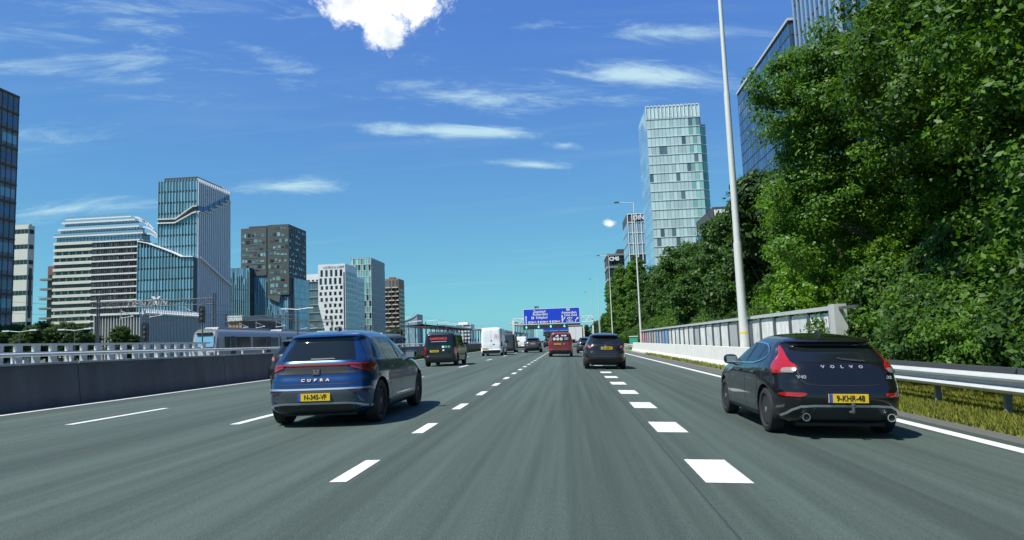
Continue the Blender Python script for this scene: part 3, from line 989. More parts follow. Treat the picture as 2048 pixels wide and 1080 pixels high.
van('dark_van', 'dark van mostly hidden ahead of the tall white van', 'paint_grey', stand(-6.75, 76.5), 5.2, .95, 2.05, 3.1, .33, .95, 'trim', lamp=(.8, 1.15), bz=.52)
van('small_white_van', 'small white van between the dark van and the grey crossover', 'paint_van_white', stand(-6.95, 102), 4.7, .92, 1.86, 3.0, .33, .80, 'trim', plate='VX-339-K', px=-.3, lamp=(.75, 1.05), bz=.5)

c = van('red_van', 'dark red van with white lettering and photographs on its rear window', 'paint_red', stand(-.66, 52.4), 4.2, .905, 1.80, 2.7, .325, .72, 'trim', lamp=(.78, 1.10), bz=.52, taper=.17, n=9, hood=1.1, lampw=.14, roll=roll_at(0))
c.rear('rear_window', [(1.13, -.66, .66), (1.25, -.67, .67), (1.58, -.58, .58), (1.64, -.52, .52)], 'car_glass', 0.006)
c.text('ATLEAS', .22, 1.545, .12, 'ink_white', 0.006, 1.0, d=.02)
MB().add([(-.42, c.ry(-.3, 1.49) - .02, 1.49), (-.10, c.ry(-.3, 1.49) - .02, 1.49), (-.18, c.ry(-.2, 1.53) - .02, 1.54), (-.20, c.ry(-.2, 1.62) - .01, 1.63), (-.26, c.ry(-.2, 1.56) - .02, 1.56), (-.36, c.ry(-.3, 1.53) - .02, 1.53)],
         [(0, 1, 2, 3, 4, 5)]).build('sail_logo', 'ink_white', c.root)
for i in range(3):
    dd = MB()
    cx, cz = -.46 + i * .25, 1.31
    pts = [(cx + .115 * math.cos(t * math.pi / 8), cz + .115 * math.sin(t * math.pi / 8)) for t in range(16)]
    dd.add([(x, c.ry(x, z) - .014, z) for x, z in pts], [tuple(range(16))])
    dd.build('round_photo', 'ink_grey', c.root)
for i in range(4):
    c.rear('lettering_line', [(1.25 + i * .05, .26, .52 + .06 * (i % 2)), (1.27 + i * .05, .26, .52 + .06 * (i % 2))], 'ink_grey', 0.014, k=2, sub=1)
c.plate(-.24, .93, 'VN-801-P')
c.text('o', .24, .96, .16, 'chrome', 0.008, name='badge')

# --- articulated lorry far ahead
t = thing('box_lorry', 'white box lorry far ahead, seen past the roof of the red van', 'lorry', stand(1.15, 122))
MB().box(-1.25, 1.25, 0, 9.5, 1.0, 3.75).build('cargo_box', 'paint_van_white', t)
for sg in (-1, 1):
    MB().box(sg * .62 - .58, sg * .62 + .58, -.05, .0, 1.1, 3.45).build('rear_door', 'clad_white', t)
    MB().box(sg * 1.21 - .05, sg * 1.21 + .05, -.07, .02, 1.0, 3.78).build('corner_post', 'steel_dark', t)
    MB().box(sg * .95 - .16, sg * .95 + .16, -.05, .05, .82, .96).build('tail_lamp', 'lamp_red', t)
    for yy in (1.6, 2.9, 8.2):
        MB().lathe_x([(-.15, .3), (-.15, .48), (.15, .48), (.15, .3)], 24).build('wheel', 'rubber', t, 40, (sg * 1.0, yy, .48))
MB().box(-1.2, 1.2, -.06, 0, 3.5, 3.7).build('door_header', 'steel_dark', t)
MB().box(-.5, .5, .2, 11.6, .7, .98).build('chassis', 'black', t)
MB().box(-1.22, 1.22, 9.7, 11.7, .6, 3.1).build('cab', 'paint_van_white', t)
MB().box(-1.15, 1.15, -.08, .3, .5, .66).build('rear_bumper', 'steel', t)


# ------------------------------------------------------------------ ground, road, verges
GZ = -0.45
g = MB().add([(-3500, -300, GZ), (3500, -300, GZ), (3500, 6000, GZ), (-3500, 6000, GZ)], [(0, 1, 2, 3)]).build('ground', 'soil')
tag(g, 'flat green-brown ground around the motorway', kind='structure')
XS = [-13.0, -9.06, -5.56, -2.06, 1.44, 5.45]
YS = [-30, 0, 10, 20, 40, 80, 160, 320, 700, 1500, 3000]
b = MB()
for y0, y1 in zip(YS[:-1], YS[1:]):
    for x0, x1 in zip(XS[:-1], XS[1:]):
        b.add([(x0, y0, road_z(x0)), (x1, y0, road_z(x1)), (x1, y1, road_z(x1)), (x0, y1, road_z(x0))], [(0, 1, 2, 3)])
for x in (XS[0], XS[-1]):
    b.add([(x, -30, road_z(x)), (x, 3000, road_z(x)), (x, 3000, GZ), (x, -30, GZ)], [(0, 1, 2, 3)])
road = tag(b.build('road', 'asphalt'), 'grey five-lane motorway carriageway', kind='structure')


def strip(name, x0, x1, y0, y1, mat, lift=0.004, parent=road):
    return MB().add([(x0, y0, road_z(x0) + lift), (x1, y0, road_z(x1) + lift), (x1, y1, road_z(x1) + lift), (x0, y1, road_z(x0) + lift)], [(0, 1, 2, 3)]).build(name, mat, parent)


strip('edge_line', -12.66, -12.44, -30, 900, 'paint_white')
strip('edge_line', 5.0, 5.22, -30, 900, 'paint_white')
for k in range(24):
    strip('lane_dash', -2.20, -2.04, 6.27 + k * 3.29, 7.42 + k * 3.29, 'paint_white')
strip('lane_line', -2.20, -2.04, 85.5, 700, 'paint_white')
for k in range(22):
    strip('block_dash', 1.155, 1.575, 6.5 + k * 3.42, 7.72 + k * 3.42, 'paint_white')
for X, y0 in ((-9.1, 12.2), (-5.6, 11.4)):
    for k in range(16):
        strip('lane_dash', X - .085, X + .085, y0 + k * 12, y0 + 3.1 + k * 12, 'paint_white')
strip('expansion_joint', -12.95, 5.4, 20.4, 20.62, 'joint')
strip('expansion_joint', -12.95, 5.4, 47.4, 47.6, 'joint')
for x in (1.02,):
    strip('asphalt_seam', x, x + 0.018, -30, 160, 'joint', 0.003)
# shoulder strip and grass verge on the right
b = MB()
PR = [(5.45, road_z(5.45) - .005), (5.85, -.235), (6.3, -.21), (7.2, -.15), (8.5, -.05), (14, -.1), (30, -.44)]
for y0, y1 in ((-10, 20.6), (20.6, 78), (78, 400)):
    for i in range(len(PR) - 1):
        if i == 0:
            continue
        (x0, z0), (x1, z1) = PR[i], PR[i + 1]
        b.add([(x0, y0, z0), (x1, y0, z0 if False else z1), (x1, y1, z1), (x0, y1, z0)], [(0, 1, 2, 3)])
zvf = lambda X: float(np.interp(X, [p_[0] for p_ in PR], [p_[1] for p_ in PR]))
vg = tag(b.build('verge', 'verge_soil'), 'grassy roadside verge', kind='structure')
b = MB().add([(5.45, -10, PR[0][1]), (5.86, -10, -.234), (5.86, 400, -.234), (5.45, 400, PR[0][1])], [(0, 1, 2, 3)])
b.add([(5.86, 20.9, zvf(5.86) + .008), (6.34, 20.9, zvf(6.34) + .008), (6.34, 78, zvf(6.34) + .008), (5.86, 78, zvf(5.86) + .008)], [(0, 1, 2, 3)])
tag(b.build('shoulder', 'shoulder'), 'narrow gritty shoulder strip', kind='structure')


def blades(name, n, region, hmin, hmax, mat, label, w=0.012):
    """many thin bent grass blades as one mesh"""
    x0, x1, y0, y1, zf = region
    X = rng.uniform(x0, x1, n)
    Y = y0 + (y1 - y0) * rng.uniform(0, 1, n) ** 1.6
    Z = zf(X)
    h = rng.uniform(hmin, hmax, n)
    a = rng.uniform(0, 6.28, n)
    lx, ly = np.cos(a) * h * .45, np.sin(a) * h * .45
    ww = w * rng.uniform(.6, 1.5, n) * (1 + Y / 25)
    V = np.stack([np.stack([X - ww, Y, Z], 1), np.stack([X + ww, Y, Z], 1), np.stack([X + lx, Y + ly, Z + h], 1)], 1).reshape(-1, 3)
    return tag(np_mesh(name, V, 3, mat), label, 'grass', kind='stuff')


def np_mesh(name, V, k, mat, parent=None):
    n = len(V) // k
    me = bpy.data.meshes.new(name)
    me.vertices.add(len(V))
    me.vertices.foreach_set('co', np.ascontiguousarray(V, dtype=np.float32).ravel())
    me.loops.add(len(V))
    me.loops.foreach_set('vertex_index', np.arange(len(V), dtype=np.int32))
    me.polygons.add(n)
    me.polygons.foreach_set('loop_start', np.arange(0, len(V), k, dtype=np.int32))
    me.update(calc_edges=True)
    me.materials.append(MATS[mat])
    return inst(me, name, parent)


zv = lambda X: np.interp(X, [p[0] for p in PR], [p[1] for p in PR])
blades('verge_grass', 110000, (5.85, 9.5, 5, 20.8, zv), .02, .11, 'leaf_grass', 'dry yellow-green grass along the guard rail', .009)
blades('verge_grass', 2600, (6.25, 6.58, 21, 60, zv), .05, .22, 'leaf_grass', 'tufts of grass at the foot of the white concrete wall')

# ------------------------------------------------------------------ right: concrete barrier, panel wall, guard rail
SEG = 6.0
for k in range(9):
    y0 = 21.5 + k * SEG
    y1 = y0 + SEG - .03
    zb = -.21
    prof = [(6.55, zb - .15), (6.55, zb + .12), (6.66, zb + .30), (6.74, .70), (6.96, .70), (7.04, zb + .30), (7.10, zb + .1), (7.10, zb - .15)]
    if k == 0:
        wall_w = tag(thing('concrete_barrier', 'white concrete barrier wall along the right edge below the panel fence', 'barrier', (0, 0, 0)))
    MB().prism(prof, y0, y1).build('barrier_segment', 'concrete_white', wall_w)
pw = thing('panel_fence', 'weathered noise fence of white, grey and painted panels above the concrete barrier', 'fence')
random.seed(3)
pcols = {}
for i, (nm, col) in enumerate((('white', (.66, .67, .64)), ('pale', (.55, .57, .56)), ('grey', (.36, .38, .38)), ('blue', (.16, .30, .52)), ('mauve', (.38, .32, .38)), ('pink', (.52, .26, .28)), ('tan', (.44, .42, .34)))):
    pm('panel_' + nm, col, 0.75, noise=(2.2, 0.42), streak=((4, 4, .8), .32))
seqn = ['white', 'pale', 'white', 'white', 'pale', 'white', 'grey', 'white', 'pale', 'pale', 'white', 'grey', 'pale', 'white', 'white', 'pale', 'white', 'pale', 'blue', 'blue', 'tan', 'blue', 'tan', 'mauve', 'grey', 'mauve', 'pink', 'pink', 'pink']
PY0, PW = 20.9, 1.86
ZT = 1.88
for k in range(29):
    y0 = PY0 + k * PW
    MB().box(7.56 + .01 * (k % 3), 7.64, y0 + .07, y0 + PW - .07, -.1, ZT - .13 + .015 * (k % 2)).build('panel', 'panel_' + seqn[k], pw)
    MB().box(7.50, 7.68, y0 - .06, y0 + .06, -.3, ZT - .02).build('post', 'steel_dark', pw)
MB().box(7.48, 7.72, PY0 - .1, PY0 + 29 * PW, ZT - .06, ZT + .06).build('top_rail', 'galvanised', pw)
MB().box(7.46, 7.80, PY0 - .55, PY0 - .1, -.4, ZT + .1).build('end_post', 'concrete', pw)
MB().box(7.58, 7.66, PY0 - 1.7, PY0 - .5, ZT - .06, ZT + .02).build('end_rail', 'steel_dark', pw)
tag(thing('guard_rail', 'galvanised double-wave steel guard rail at the grass verge', 'guard rail'))
gr = bpy.data.objects['guard_rail']
wave = [(0, .0), (.085, .035), (.10, .065), (.085, .09), (-.02, .125), (-.02, .185), (.085, .22), (.10, .245), (.085, .275), (0, .31)]
prof = [(6.70 - x, .175 + z) for x, z in wave] + [(6.715 - x, .175 + z) for x, z in reversed(wave)]
for k in range(6):
    MB().prism(prof, -4 + k * 4.3, .3 + k * 4.3 - .008).build('rail_beam', 'galvanised', gr, 50)
for k in range(13):
    MB().box(6.75, 6.85, -3 + k * 2.1 - .03, -3 + k * 2.1 + .03, -.4, .44).build('post', 'clad_taupe', gr)
MB().box(6.95, 7.0, -4, 20.8, .40, .56).build('back_rail', 'steel_dark', gr)
g2 = thing('guard_rail', 'distant steel guard rail past the end of the white concrete barrier', 'guard rail')
for k in range(8):
    MB().prism([(x + .3, z) for x, z in prof], 76 + k * 8, 84 + k * 8 - .01).build('rail_beam', 'galvanised', g2, 50)
    MB().box(7.05, 7.15, 77 + k * 8, 77.1 + k * 8, -.4, .44).build('post', 'galvanised', g2)


# ------------------------------------------------------------------ left: concrete wall, tube rail, bridge railing
wl = thing('concrete_wall', 'long dark grey concrete wall along the median edge', 'wall')
for k in range(20):
    y0 = -6 + k * 8.0
    MB().prism([(-13.55, GZ), (-13.02, GZ), (-13.10, .25), (-13.20, 1.15), (-13.55, 1.15)], y0, y0 + 7.97).build('wall_segment', 'concrete_dark', wl)
    MB().box(-13.60, -13.16, y0, y0 + 7.97, 1.147, 1.20).build('coping', 'concrete', wl)
rl = thing('tube_rail', 'white steel tube rail on top of the dark concrete wall', 'railing')
for k in range(20):
    y0 = -6 + k * 8.0
    MB().tube((-13.40, y0, 1.40), (-13.40, y0 + 8, 1.40), .045).build('tube', 'rail_white', rl, 60)
    for q in (0, 1, 2, 3):
        MB().box(-13.43, -13.37, y0 + q * 2 - .03, y0 + q * 2 + .03, 1.18, 1.40).build('rail_post', 'rail_white', rl)
br = thing('bridge_railing', 'white post railing behind the concrete wall', 'railing')
for k in range(40):
    y = 2.3 + k * .62
    MB().box(-14.30, -14.20, y - .10, y + .10, GZ, 1.66).build('baluster', 'rail_white', br)
MB().box(-14.31, -14.19, 2, 26.9, 1.655, 1.71).build('top_rail', 'rail_white', br)
MB().box(-14.32, -14.18, 2, 26.9, 1.46, 1.49).build('middle_rail', 'rail_white', br)
# grass strip in the median further on
b = MB().prism([(-15.6, GZ), (-13.1, GZ), (-13.1, .1), (-13.9, .75), (-15.6, .75)], 154, 420)
tag(b.build('median_bank', 'soil'), 'low grassy bank', kind='structure')
blades('median_grass', 16000, (-14.2, -13.0, 30, 110, lambda X: X * 0 + .05), .2, .5, 'leaf_grass', 'pale grass growing against the median wall', 0.03)
mg = thing('guard_rail', 'steel guard rail on the median beyond the concrete wall', 'guard rail')
for k in range(12):
    MB().prism([(x * -1 - 6.6, z + .35) for x, z in prof], 154 + k * 12, 166 + k * 12 - .01).build('rail_beam', 'galvanised', mg, 50)
    MB().box(-13.45, -13.36, 156 + k * 12, 156.1 + k * 12, GZ, .80).build('post', 'galvanised', mg)


# ------------------------------------------------------------------ lamp posts, gantries
def lamp_post(X, Y, h, zb, label, arm=-1.6, r=.16, mat='pole', group=None, band=False, name='lamp_post'):
    t = thing(name, label, 'lamp post', (X, Y, zb), 0, group)
    h1 = h * .28
    MB().path([(0, 0, 0), (0, 0, h1)], [r, r * .92], 14).build('base_tube', mat, t, 50)
    MB().path([(0, 0, h1 - .05), (0, 0, h * .62)], [r * .78, r * .66], 14).build('mid_tube', mat, t, 50)
    MB().path([(0, 0, h * .62 - .05), (0, 0, h)], [r * .55, r * .40], 12).build('upper_tube', mat, t, 50)
    MB().tube((0, 0, h - .05), (arm, 0, h + .12), r * .3).build('arm', mat, t, 50)
    MB().box(min(arm - .55, arm), max(arm - .55, arm) if arm < 0 else arm + .55, -.14, .14, h + .06, h + .19).build('lantern', 'steel_dark', t)
    if band:
        MB().lathe_x([(1.55, r * .97 + .006), (1.62, r * .97 + .006)], 14).build('sticker', 'yellow', t).rotation_euler = (0, -math.pi / 2, 0)
    return t


lamp_post(7.18, 29.6, 19.0, -.3, 'tall pale steel lamp post with yellow sticker rising behind the concrete barrier', band=True, r=.185)
for k, Y in enumerate((78, 128, 178, 228)):
    lamp_post(7.9, Y, 16.5, -.3, ('slim lamp post at the far end of the panel fence' if k == 0 else 'slim distant lamp post in front of the roadside trees'), r=.13, group=None if k == 0 else 'distant lamp posts by the trees')


def truss(b, x0, x1, y0, y1, z0, z1, n, r=.07):
    for y in (y0, y1):
        b.tube((x0, y, z0), (x1, y, z0), r, n=6).tube((x0, y, z1), (x1, y, z1), r, n=6)
        for i in range(n):
            a, c_ = x0 + (x1 - x0) * i / n, x0 + (x1 - x0) * (i + 1) / n
            m_ = (a + c_) / 2
            b.tube((a, y, z0), (m_, y, z1), r * .8, n=6).tube((m_, y, z1), (c_, y, z0), r * .8, n=6)
    return b


GY = 196.0
gt = thing('sign_gantry', 'white lattice gantry carrying the large blue direction sign', 'gantry', (0, GY, 0))
for X in (-15.4, 6.75):
    MB().box(X - .2, X + .2, -.2, .2, GZ, 7.4).build('gantry_post', 'white_steel', gt)
    MB().box(X - .45, X + .45, -.45, .45, GZ, .1).build('footing', 'concrete', gt)
truss(MB(), -15.4, 6.75, -.5, .5, 6.0, 7.5, 12, .09).build('truss', 'white_steel', gt)
sb = thing('direction_sign', 'big blue motorway sign for Zaanstad, Rotterdam, Schiphol and Amsterdam Oud Zuid', 'sign', (0, GY - .8, 0))
bd = MB().box(-12.25, 3.2, 0, .2, 5.95, 10.0).build('board', 'sign_blue', sb)
for (x0, x1, z0, z1) in ((-12.37, 3.32, 10.0, 10.14), (-12.37, 3.32, 5.80, 5.95), (-12.37, -12.25, 5.95, 10.0), (3.2, 3.32, 5.95, 10.0)):
    MB().box(x0, x1, -.01, .2, z0, z1).build('border', 'ink_white', sb)
for s_, x, z, sz in (('Zaanstad', -7.9, 9.30, .95), ('Rotterdam', -7.65, 8.55, .95), ('Schiphol', -7.3, 7.62, .95), ('Amsterdam', .35, 8.75, .88), ('Oud Zuid', .75, 8.0, .88), ('1100 m', .45, 6.32, .62)):
    lettering(s_, 'ink_white', sz, sb, (x, -.03, z), weight=.025, depth=.01)
MB().box(-10.15, -9.45, -.03, 0, 7.25, 7.95).build('plane_panel', 'ink_white', sb)
MB().add([(-10.0, -.04, 7.58), (-9.6, -.04, 7.58), (-9.6, -.04, 7.64), (-10.0, -.04, 7.64)], [(0, 1, 2, 3)]).add([(-9.86, -.042, 7.36), (-9.78, -.042, 7.36), (-9.72, -.042, 7.61), (-9.78, -.042, 7.86), (-9.86, -.042, 7.86), (-9.82, -.042, 7.61)], [(0, 1, 2, 3, 4, 5)]).build('plane_symbol', 'ink_black', sb)
MB().box(-.35, .55, -.03, 0, 9.28, 9.88).build('junction_panel', 'ink_white', sb)
lettering('S', 'ink_black', .5, sb, (.1, -.045, 9.58), weight=.02, depth=.005)
ov = [(.45 + .72 * (abs(math.cos(t * math.pi / 12)) ** .6) * (1 if math.cos(t * math.pi / 12) > 0 else -1), 7.12 + .33 * math.sin(t * math.pi / 12)) for t in range(24)]
MB().prism(ov, -.03, 0).build('route_oval', 'ink_white', sb)
lettering('S108', 'ink_black', .52, sb, (.45, -.045, 7.12), weight=.015, depth=.005)
for x in (-11.0, -7.7, -4.4):
    MB().box(x - .05, x + 1.15, -.03, 0, 6.08, 6.66).build('route_panel', 'ink_white', sb)
    MB().box(x + 1.15, x + 2.2, -.03, 0, 6.08, 6.66).build('route_panel', 'sign_red', sb)
    lettering('A4', 'ink_black', .55, sb, (x + .55, -.045, 6.37), weight=.015, depth=.005)
    lettering('A10', 'ink_white', .55, sb, (x + 1.67, -.045, 6.37), weight=.015, depth=.005)


def arrow_up(x, z0, z1, w=.14, hw=.30, mat='ink_white', parent=None, name='arrow', y=-.03):
    return MB().prism([(x - w, z0), (x + w, z0), (x + w, z1 - .5), (x + hw, z1 - .5), (x, z1), (x - hw, z1 - .5), (x - w, z1 - .5)], y, y + .03).build(name, mat, parent)


arrow_up(-11.65, 6.05, 8.3, parent=sb)
arrow_up(-8.25, 6.08, 6.85, .12, .30, parent=sb)
arrow_up(-4.95, 6.08, 6.85, .12, .30, parent=sb)
arrow_up(-1.6, 6.05, 8.2, parent=sb)
MB().prism([(-1.55, 6.6), (-1.4, 6.5), (-.95, 7.15), (-.8, 7.05), (-.78, 7.55), (-1.25, 7.40), (-1.1, 7.28)], -.031, 0).build('arrow', 'ink_white', sb)
MB().prism([(1.9, 6.05), (2.12, 6.05), (2.2, 6.5), (2.62, 6.95), (2.78, 6.78), (2.88, 7.4), (2.28, 7.28), (2.45, 7.12), (2.0, 6.65)], -.031, 0).build('arrow', 'ink_white', sb)
tb = thing('number_tag', 'small dark hectometre tag on top of the blue sign', 'sign', (0, GY - .7, 0))
MB().box(-9.2, -8.0, 0, .1, 10.25, 10.85).build('tag_plate', 'steel_dark', tb)
MB().box(-8.9, -8.85, .02, .08, 9.9, 10.3).box(-8.35, -8.3, .02, .08, 9.9, 10.3).build('tag_bracket', 'steel', tb)
lettering('2', 'ink_white', .5, tb, (-8.4, -.02, 10.55), weight=.01)
mx = thing('lane_signal_panel', 'black matrix signal bar with four green arrows below the blue sign', 'signal', (0, GY - .9, 0))
MB().box(-12.5, 3.35, 0, .3, 4.45, 5.72).build('panel', 'matrix_panel', mx)
for x in (-11.65, -8.25, -4.85, -1.1):
    MB().prism([(x - .12, 5.42), (x + .12, 5.42), (x + .12, 5.08), (x + .32, 5.08), (x, 4.68), (x - .32, 5.08), (x - .12, 5.08)], -.05, 0).build('green_arrow', 'led_green', mx)
# second gantry beyond
g2 = thing('far_sign_gantry', 'second smaller-looking gantry with blue sign beyond the red van', 'gantry', (0, 345, 0))
MB().box(-12.4, 2.6, 0, .3, 5.9, 8.9).build('board', 'sign_blue', g2)
MB().box(-12.4, 2.6, -.1, .3, 4.4, 5.7).build('signal_panel', 'matrix_panel', g2)
for X in (-15.5, 7.4):
    MB().box(X - .25, X + .25, .2, .6, GZ, 7.2).build('gantry_post', 'white_steel', g2)
MB().box(-15.5, 7.4, .3, .6, 6.9, 7.2).box(-15.5, 7.4, .3, .6, 6.0, 6.2).build('beam', 'white_steel', g2)
for s_, x, z in (('Zaanstad', -7.8, 8.1), ('Rotterdam', -7.8, 7.2)):
    lettering(s_, 'ink_white', 1.0, g2, (x, -.02, z), weight=.03)
ys = thing('yellow_sign', 'small yellow road sign on a thin pole by the far verge', 'sign', (7.5, 152, GZ))
MB().box(-1.3, 1.1, -.1, 0, 1.3, 2.6).build('sign_plate', 'yellow', ys)
MB().tube((-.9, .05, 0), (-.9, .05, 6.0), .09).tube((.7, .05, 0), (.7, .05, 2.6), .07).build('sign_pole', 'galvanised', ys)
MB().box(-.6, .9, -.12, -.1, .75, 1.25).build('lower_plate', 'steel_dark', ys)
gb = thing('roadside_cabinet', 'small green roadside cabinet behind the end of the concrete barrier', 'cabinet', (7.6, 84, GZ))
MB().box(-.45, .45, -.3, .3, 0, 1.75).build('cabinet_body', 'ink_green', gb)
MB().box(-.5, .5, -.35, .35, 1.75, 1.85).build('cabinet_lid', 'white_steel', gb)


# ------------------------------------------------------------------ railway: bed, train, overhead line, station
rb = MB().prism([(-62, GZ), (-17, GZ), (-18.5, .35), (-60, .35)], -20, 520).build('rail_bed', 'ballast')
tag(rb, 'grey ballast track bed beside the motorway', kind='structure')
TX0, TX1 = -43.2, -40.2
tr = thing('metro_train', 'grey metro train with dark windows running beside the motorway', 'train', (0, 0, 0))
sec = [(TX0, .8), (TX1, .8), (TX1 + .06, 1.6), (TX1 + .04, 3.0), (TX1 - .08, 3.55), (TX1 - .5, 4.0), (TX1 - 1.2, 4.12), (TX0 + 1.2, 4.12), (TX0 + .5, 4.0), (TX0 + .08, 3.55), (TX0 - .04, 3.0), (TX0 - .06, 1.6)]
for k in range(5):
    y0 = 77.5 + k * 18.2
    y1 = y0 + 17.7
    car = MB().prism(sec, y0 + (0.5 if k == 0 else 0), y1).build('carriage', 'train_grey', tr, 35)
    if k:
        MB().box(TX0 + .3, TX1 - .3, y0 - .5, y0, 1.0, 3.7).build('gangway', 'black', car)
    for w0, w1 in ((1.9, 3.2), (4.8, 8.6), (9.4, 13.2), (14.6, 17.0)):
        MB().box(TX1 + .03, TX1 + .085, y0 + w0, y0 + w1, 1.75, 3.15).build('window', 'glass_dark', car)
    for d0 in (3.45, 13.4):
        MB().box(TX1 + .03, TX1 + .08, y0 + d0, y0 + d0 + 1.15, .95, 3.2).build('door', 'clad_dark', car)
    MB().prism_x([(y0 + 1.5, 4.02), (y1 - 1.5, 4.02), (y1 - 1.9, 4.3), (y0 + 1.9, 4.3)], TX0 + .7, TX1 - .7).build('roof_unit', 'train_roof', car)
    MB().box(TX0 + .4, TX1 - .4, y0 + 1, y1 - 1, .35, .82).build('bogie', 'black', car)
fr = bpy.data.objects['carriage']
MB().hexa([(TX0, 77.1, .8), (TX1, 77.1, .8), (TX1 + .03, 78.1, .8), (TX0 - .03, 78.1, .8), (TX0 + .35, 77.9, 3.75), (TX1 - .35, 77.9, 3.75), (TX1 - .1, 78.1, 3.75), (TX0 + .1, 78.1, 3.75)]).build('cab_front', 'train_grey', fr)
MB().hexa([(TX0 + .35, 77.30, 2.0), (TX1 - .25, 77.30, 2.0), (TX1 - .25, 77.6, 2.0), (TX0 + .35, 77.6, 2.0), (TX0 + .55, 77.66, 3.3), (TX1 - .35, 77.66, 3.3), (TX1 - .35, 78, 3.3), (TX0 + .55, 78, 3.3)]).build('windscreen', 'glass_teal', fr)
MB().box(TX0 + .6, TX1 - .6, 77.55, 77.8, 3.38, 3.66).build('destination_display', 'black', fr)
for x in (TX0 + .45, TX1 - .45):
    MB().box(x - .2, x + .2, 77.0, 77.3, 1.25, 1.42).build('headlamp', 'lamp_clear', fr)


def portal(Y, X0, X1, h, label, group):
    t = thing('catenary_portal', label, 'catenary portal', (0, Y, .3), 0, group)
    for X in (X0, X1):
        b = MB()
        for dx in (-.14, .14):
            b.box(X + dx - .045, X + dx + .045, -.12, .12, 0, h + .7)
        for i in range(int(h / 1.0)):
            b.tube((X - .18, 0, i * 1.0), (X + .18, 0, i * 1.0 + 1), .03, n=5)
        b.build('mast', 'steel_dark', t)
    truss(MB(), X0, X1, -.35, .35, h - .8, h, 14, .035).build('lattice_beam', 'steel_dark', t)
    for x in (X0 + (X1 - X0) * .2, X0 + (X1 - X0) * .45, X0 + (X1 - X0) * .75):
        MB().tube((x, 0, h - .9), (x, 0, h - 2.4), .05).tube((x, 0, h - 2.2), (x + 1.8, 0, h - 2.0), .04).tube((x, 0, h - 1.2), (x + 1.8, 0, h - 2.0), .04).build('wire_support', 'steel', t)
        MB().lathe_x([(0, .06), (.05, .12), (.1, .06), (.15, .12), (.2, .06)], 10).build('insulator', 'white_steel', t, None, (x, 0, h - 2.2))


for k, (Y, xa, xb, yt) in enumerate(((91, 196, 428, 601), (128, 452, 586, 632), (178, 586, 664, 640), (235, 680, 752, 655), (300, 752, 800, 660))):
    portal(Y, on(1, xa, 640, Y).x, on(1, xb, 640, Y).x, on(1, (xa + xb) / 2, yt, Y).z - .3, 'steel lattice catenary portal spanning the tracks', 'catenary portals over the tracks')
b = 0
for X in (-54, -48, -42, -30):
    o = MB().tube((X, 60, 5.9), (X, 400, 5.9), .015, n=4).tube((X, 60, 7.0), (X, 400, 7.0), .015, n=4).build('overhead_wire', 'steel_dark')
    tag(o, 'thin overhead contact wires hung below the catenary portals', 'wire', 'overhead wires along the tracks')


def signal(X, Y, z0, label):
    t = thing('rail_signal', label, 'signal', (X, Y, .3))
    MB().prism([(-.32, z0), (.32, z0), (.32, z0 + 1.45)] + [(.32 * math.cos(a * math.pi / 8), z0 + 1.45 + .32 * math.sin(a * math.pi / 8)) for a in range(1, 8)] + [(-.32, z0 + 1.45)], -.08, .08).build('backing_board', 'black', t)
    MB().tube((0, .1, 0), (0, .1, z0 + 1.0), .07).build('signal_mast', 'steel_dark', t)
    for i in range(3):
        MB().box(-.1, .1, -.16, -.08, z0 + .35 + i * .45, z0 + .55 + i * .45).build('lamp_hood', 'steel_dark', t)


p = on(0, 290, 680, -38)
signal(p.x, p.y, 2.2, 'black rounded rail signal in front of the ribbed podium building')
p = on(0, 404, 650, -37)
signal(p.x, p.y, 4.05, 'black rounded rail signal standing above the metro train front')


def street_lamp(px, py, X, label, group, two=False):
    p = on(0, px, py, X)
    t = thing('street_lamp', label, 'street lamp', (X, p.y, GZ), 0, group)
    h = p.z - GZ
    MB().path([(0, 0, 0), (0, 0, h)], [.12, .07], 8).build('post', 'steel_dark', t, 50)
    for sg in ((-1, 1) if two else (1,)):
        MB().tube((0, 0, h), (sg * 1.5, 0, h + .15), .05).build('arm', 'steel', t)
        MB().box(*sorted((sg * 1.3, sg * 2.2)), -.15, .15, h + .1, h + .24).build('lantern', 'white_steel', t)


for px, py, X in ((595, 619, -36), (817, 645, -26), (851, 643, -25), (875, 647, -24), (893, 650, -23), (946, 659, -20)):
    street_lamp(px, py, X, 'thin street lamp rising behind the station canopies', 'street lamps by the station', True if px in (595,) else False)
for px, py, X in ((150, 661, -62), (40, 664, -66)):
    street_lamp(px, py, X, 'low double-armed lamp in front of the trees beyond the tracks', 'lamps in front of the trees', True)


def canopy(X0, X1, Y0, Y1, z, label, n, mat='clad_dark', roof='steel'):
    t = thing('platform_canopy', label, 'canopy', (0, 0, .3))
    MB().prism([(X0, z), (X1, z - .3), (X1, z), (X0, z + .35), ((X0 + X1) / 2, z + .5)], Y0, Y1).build('roof', mat, t)
    MB().box(X1 - .1, X1 + .12, Y0, Y1, z - .35, z + .06).build('fascia', roof, t)
    for i in range(n):
        y = Y0 + 1 + (Y1 - Y0 - 2) * i / (n - 1)
        for X in (X0 + (X1 - X0) * .3, X1 - .6):
            MB().tube((X, y, -.2), (X, y, z), .14).build('column', 'steel_dark', t)
        MB().box(X1 - 1.6, X1 - 1.5, y - 1.6, y + 1.2, .2, 2.4).build('screen', 'glass_dark', t)
    MB().box(X0 + .3, X1 - .2, Y0, Y1, -.3, .75).build('platform', 'concrete', t)
    return t


canopy(-41, -30, 170, 245, 5.6, 'dark flat station canopy on columns beside the tracks', 12)
canopy(-34, -24, 248, 420, 5.4, 'pale long station canopy further along the tracks', 20, 'white_steel', 'white_steel')
canopy(-22.5, -15.8, 262, 330, 7.6, 'tall pale bus shelter roof beside the gantry post', 8, 'white_steel', 'white_steel')


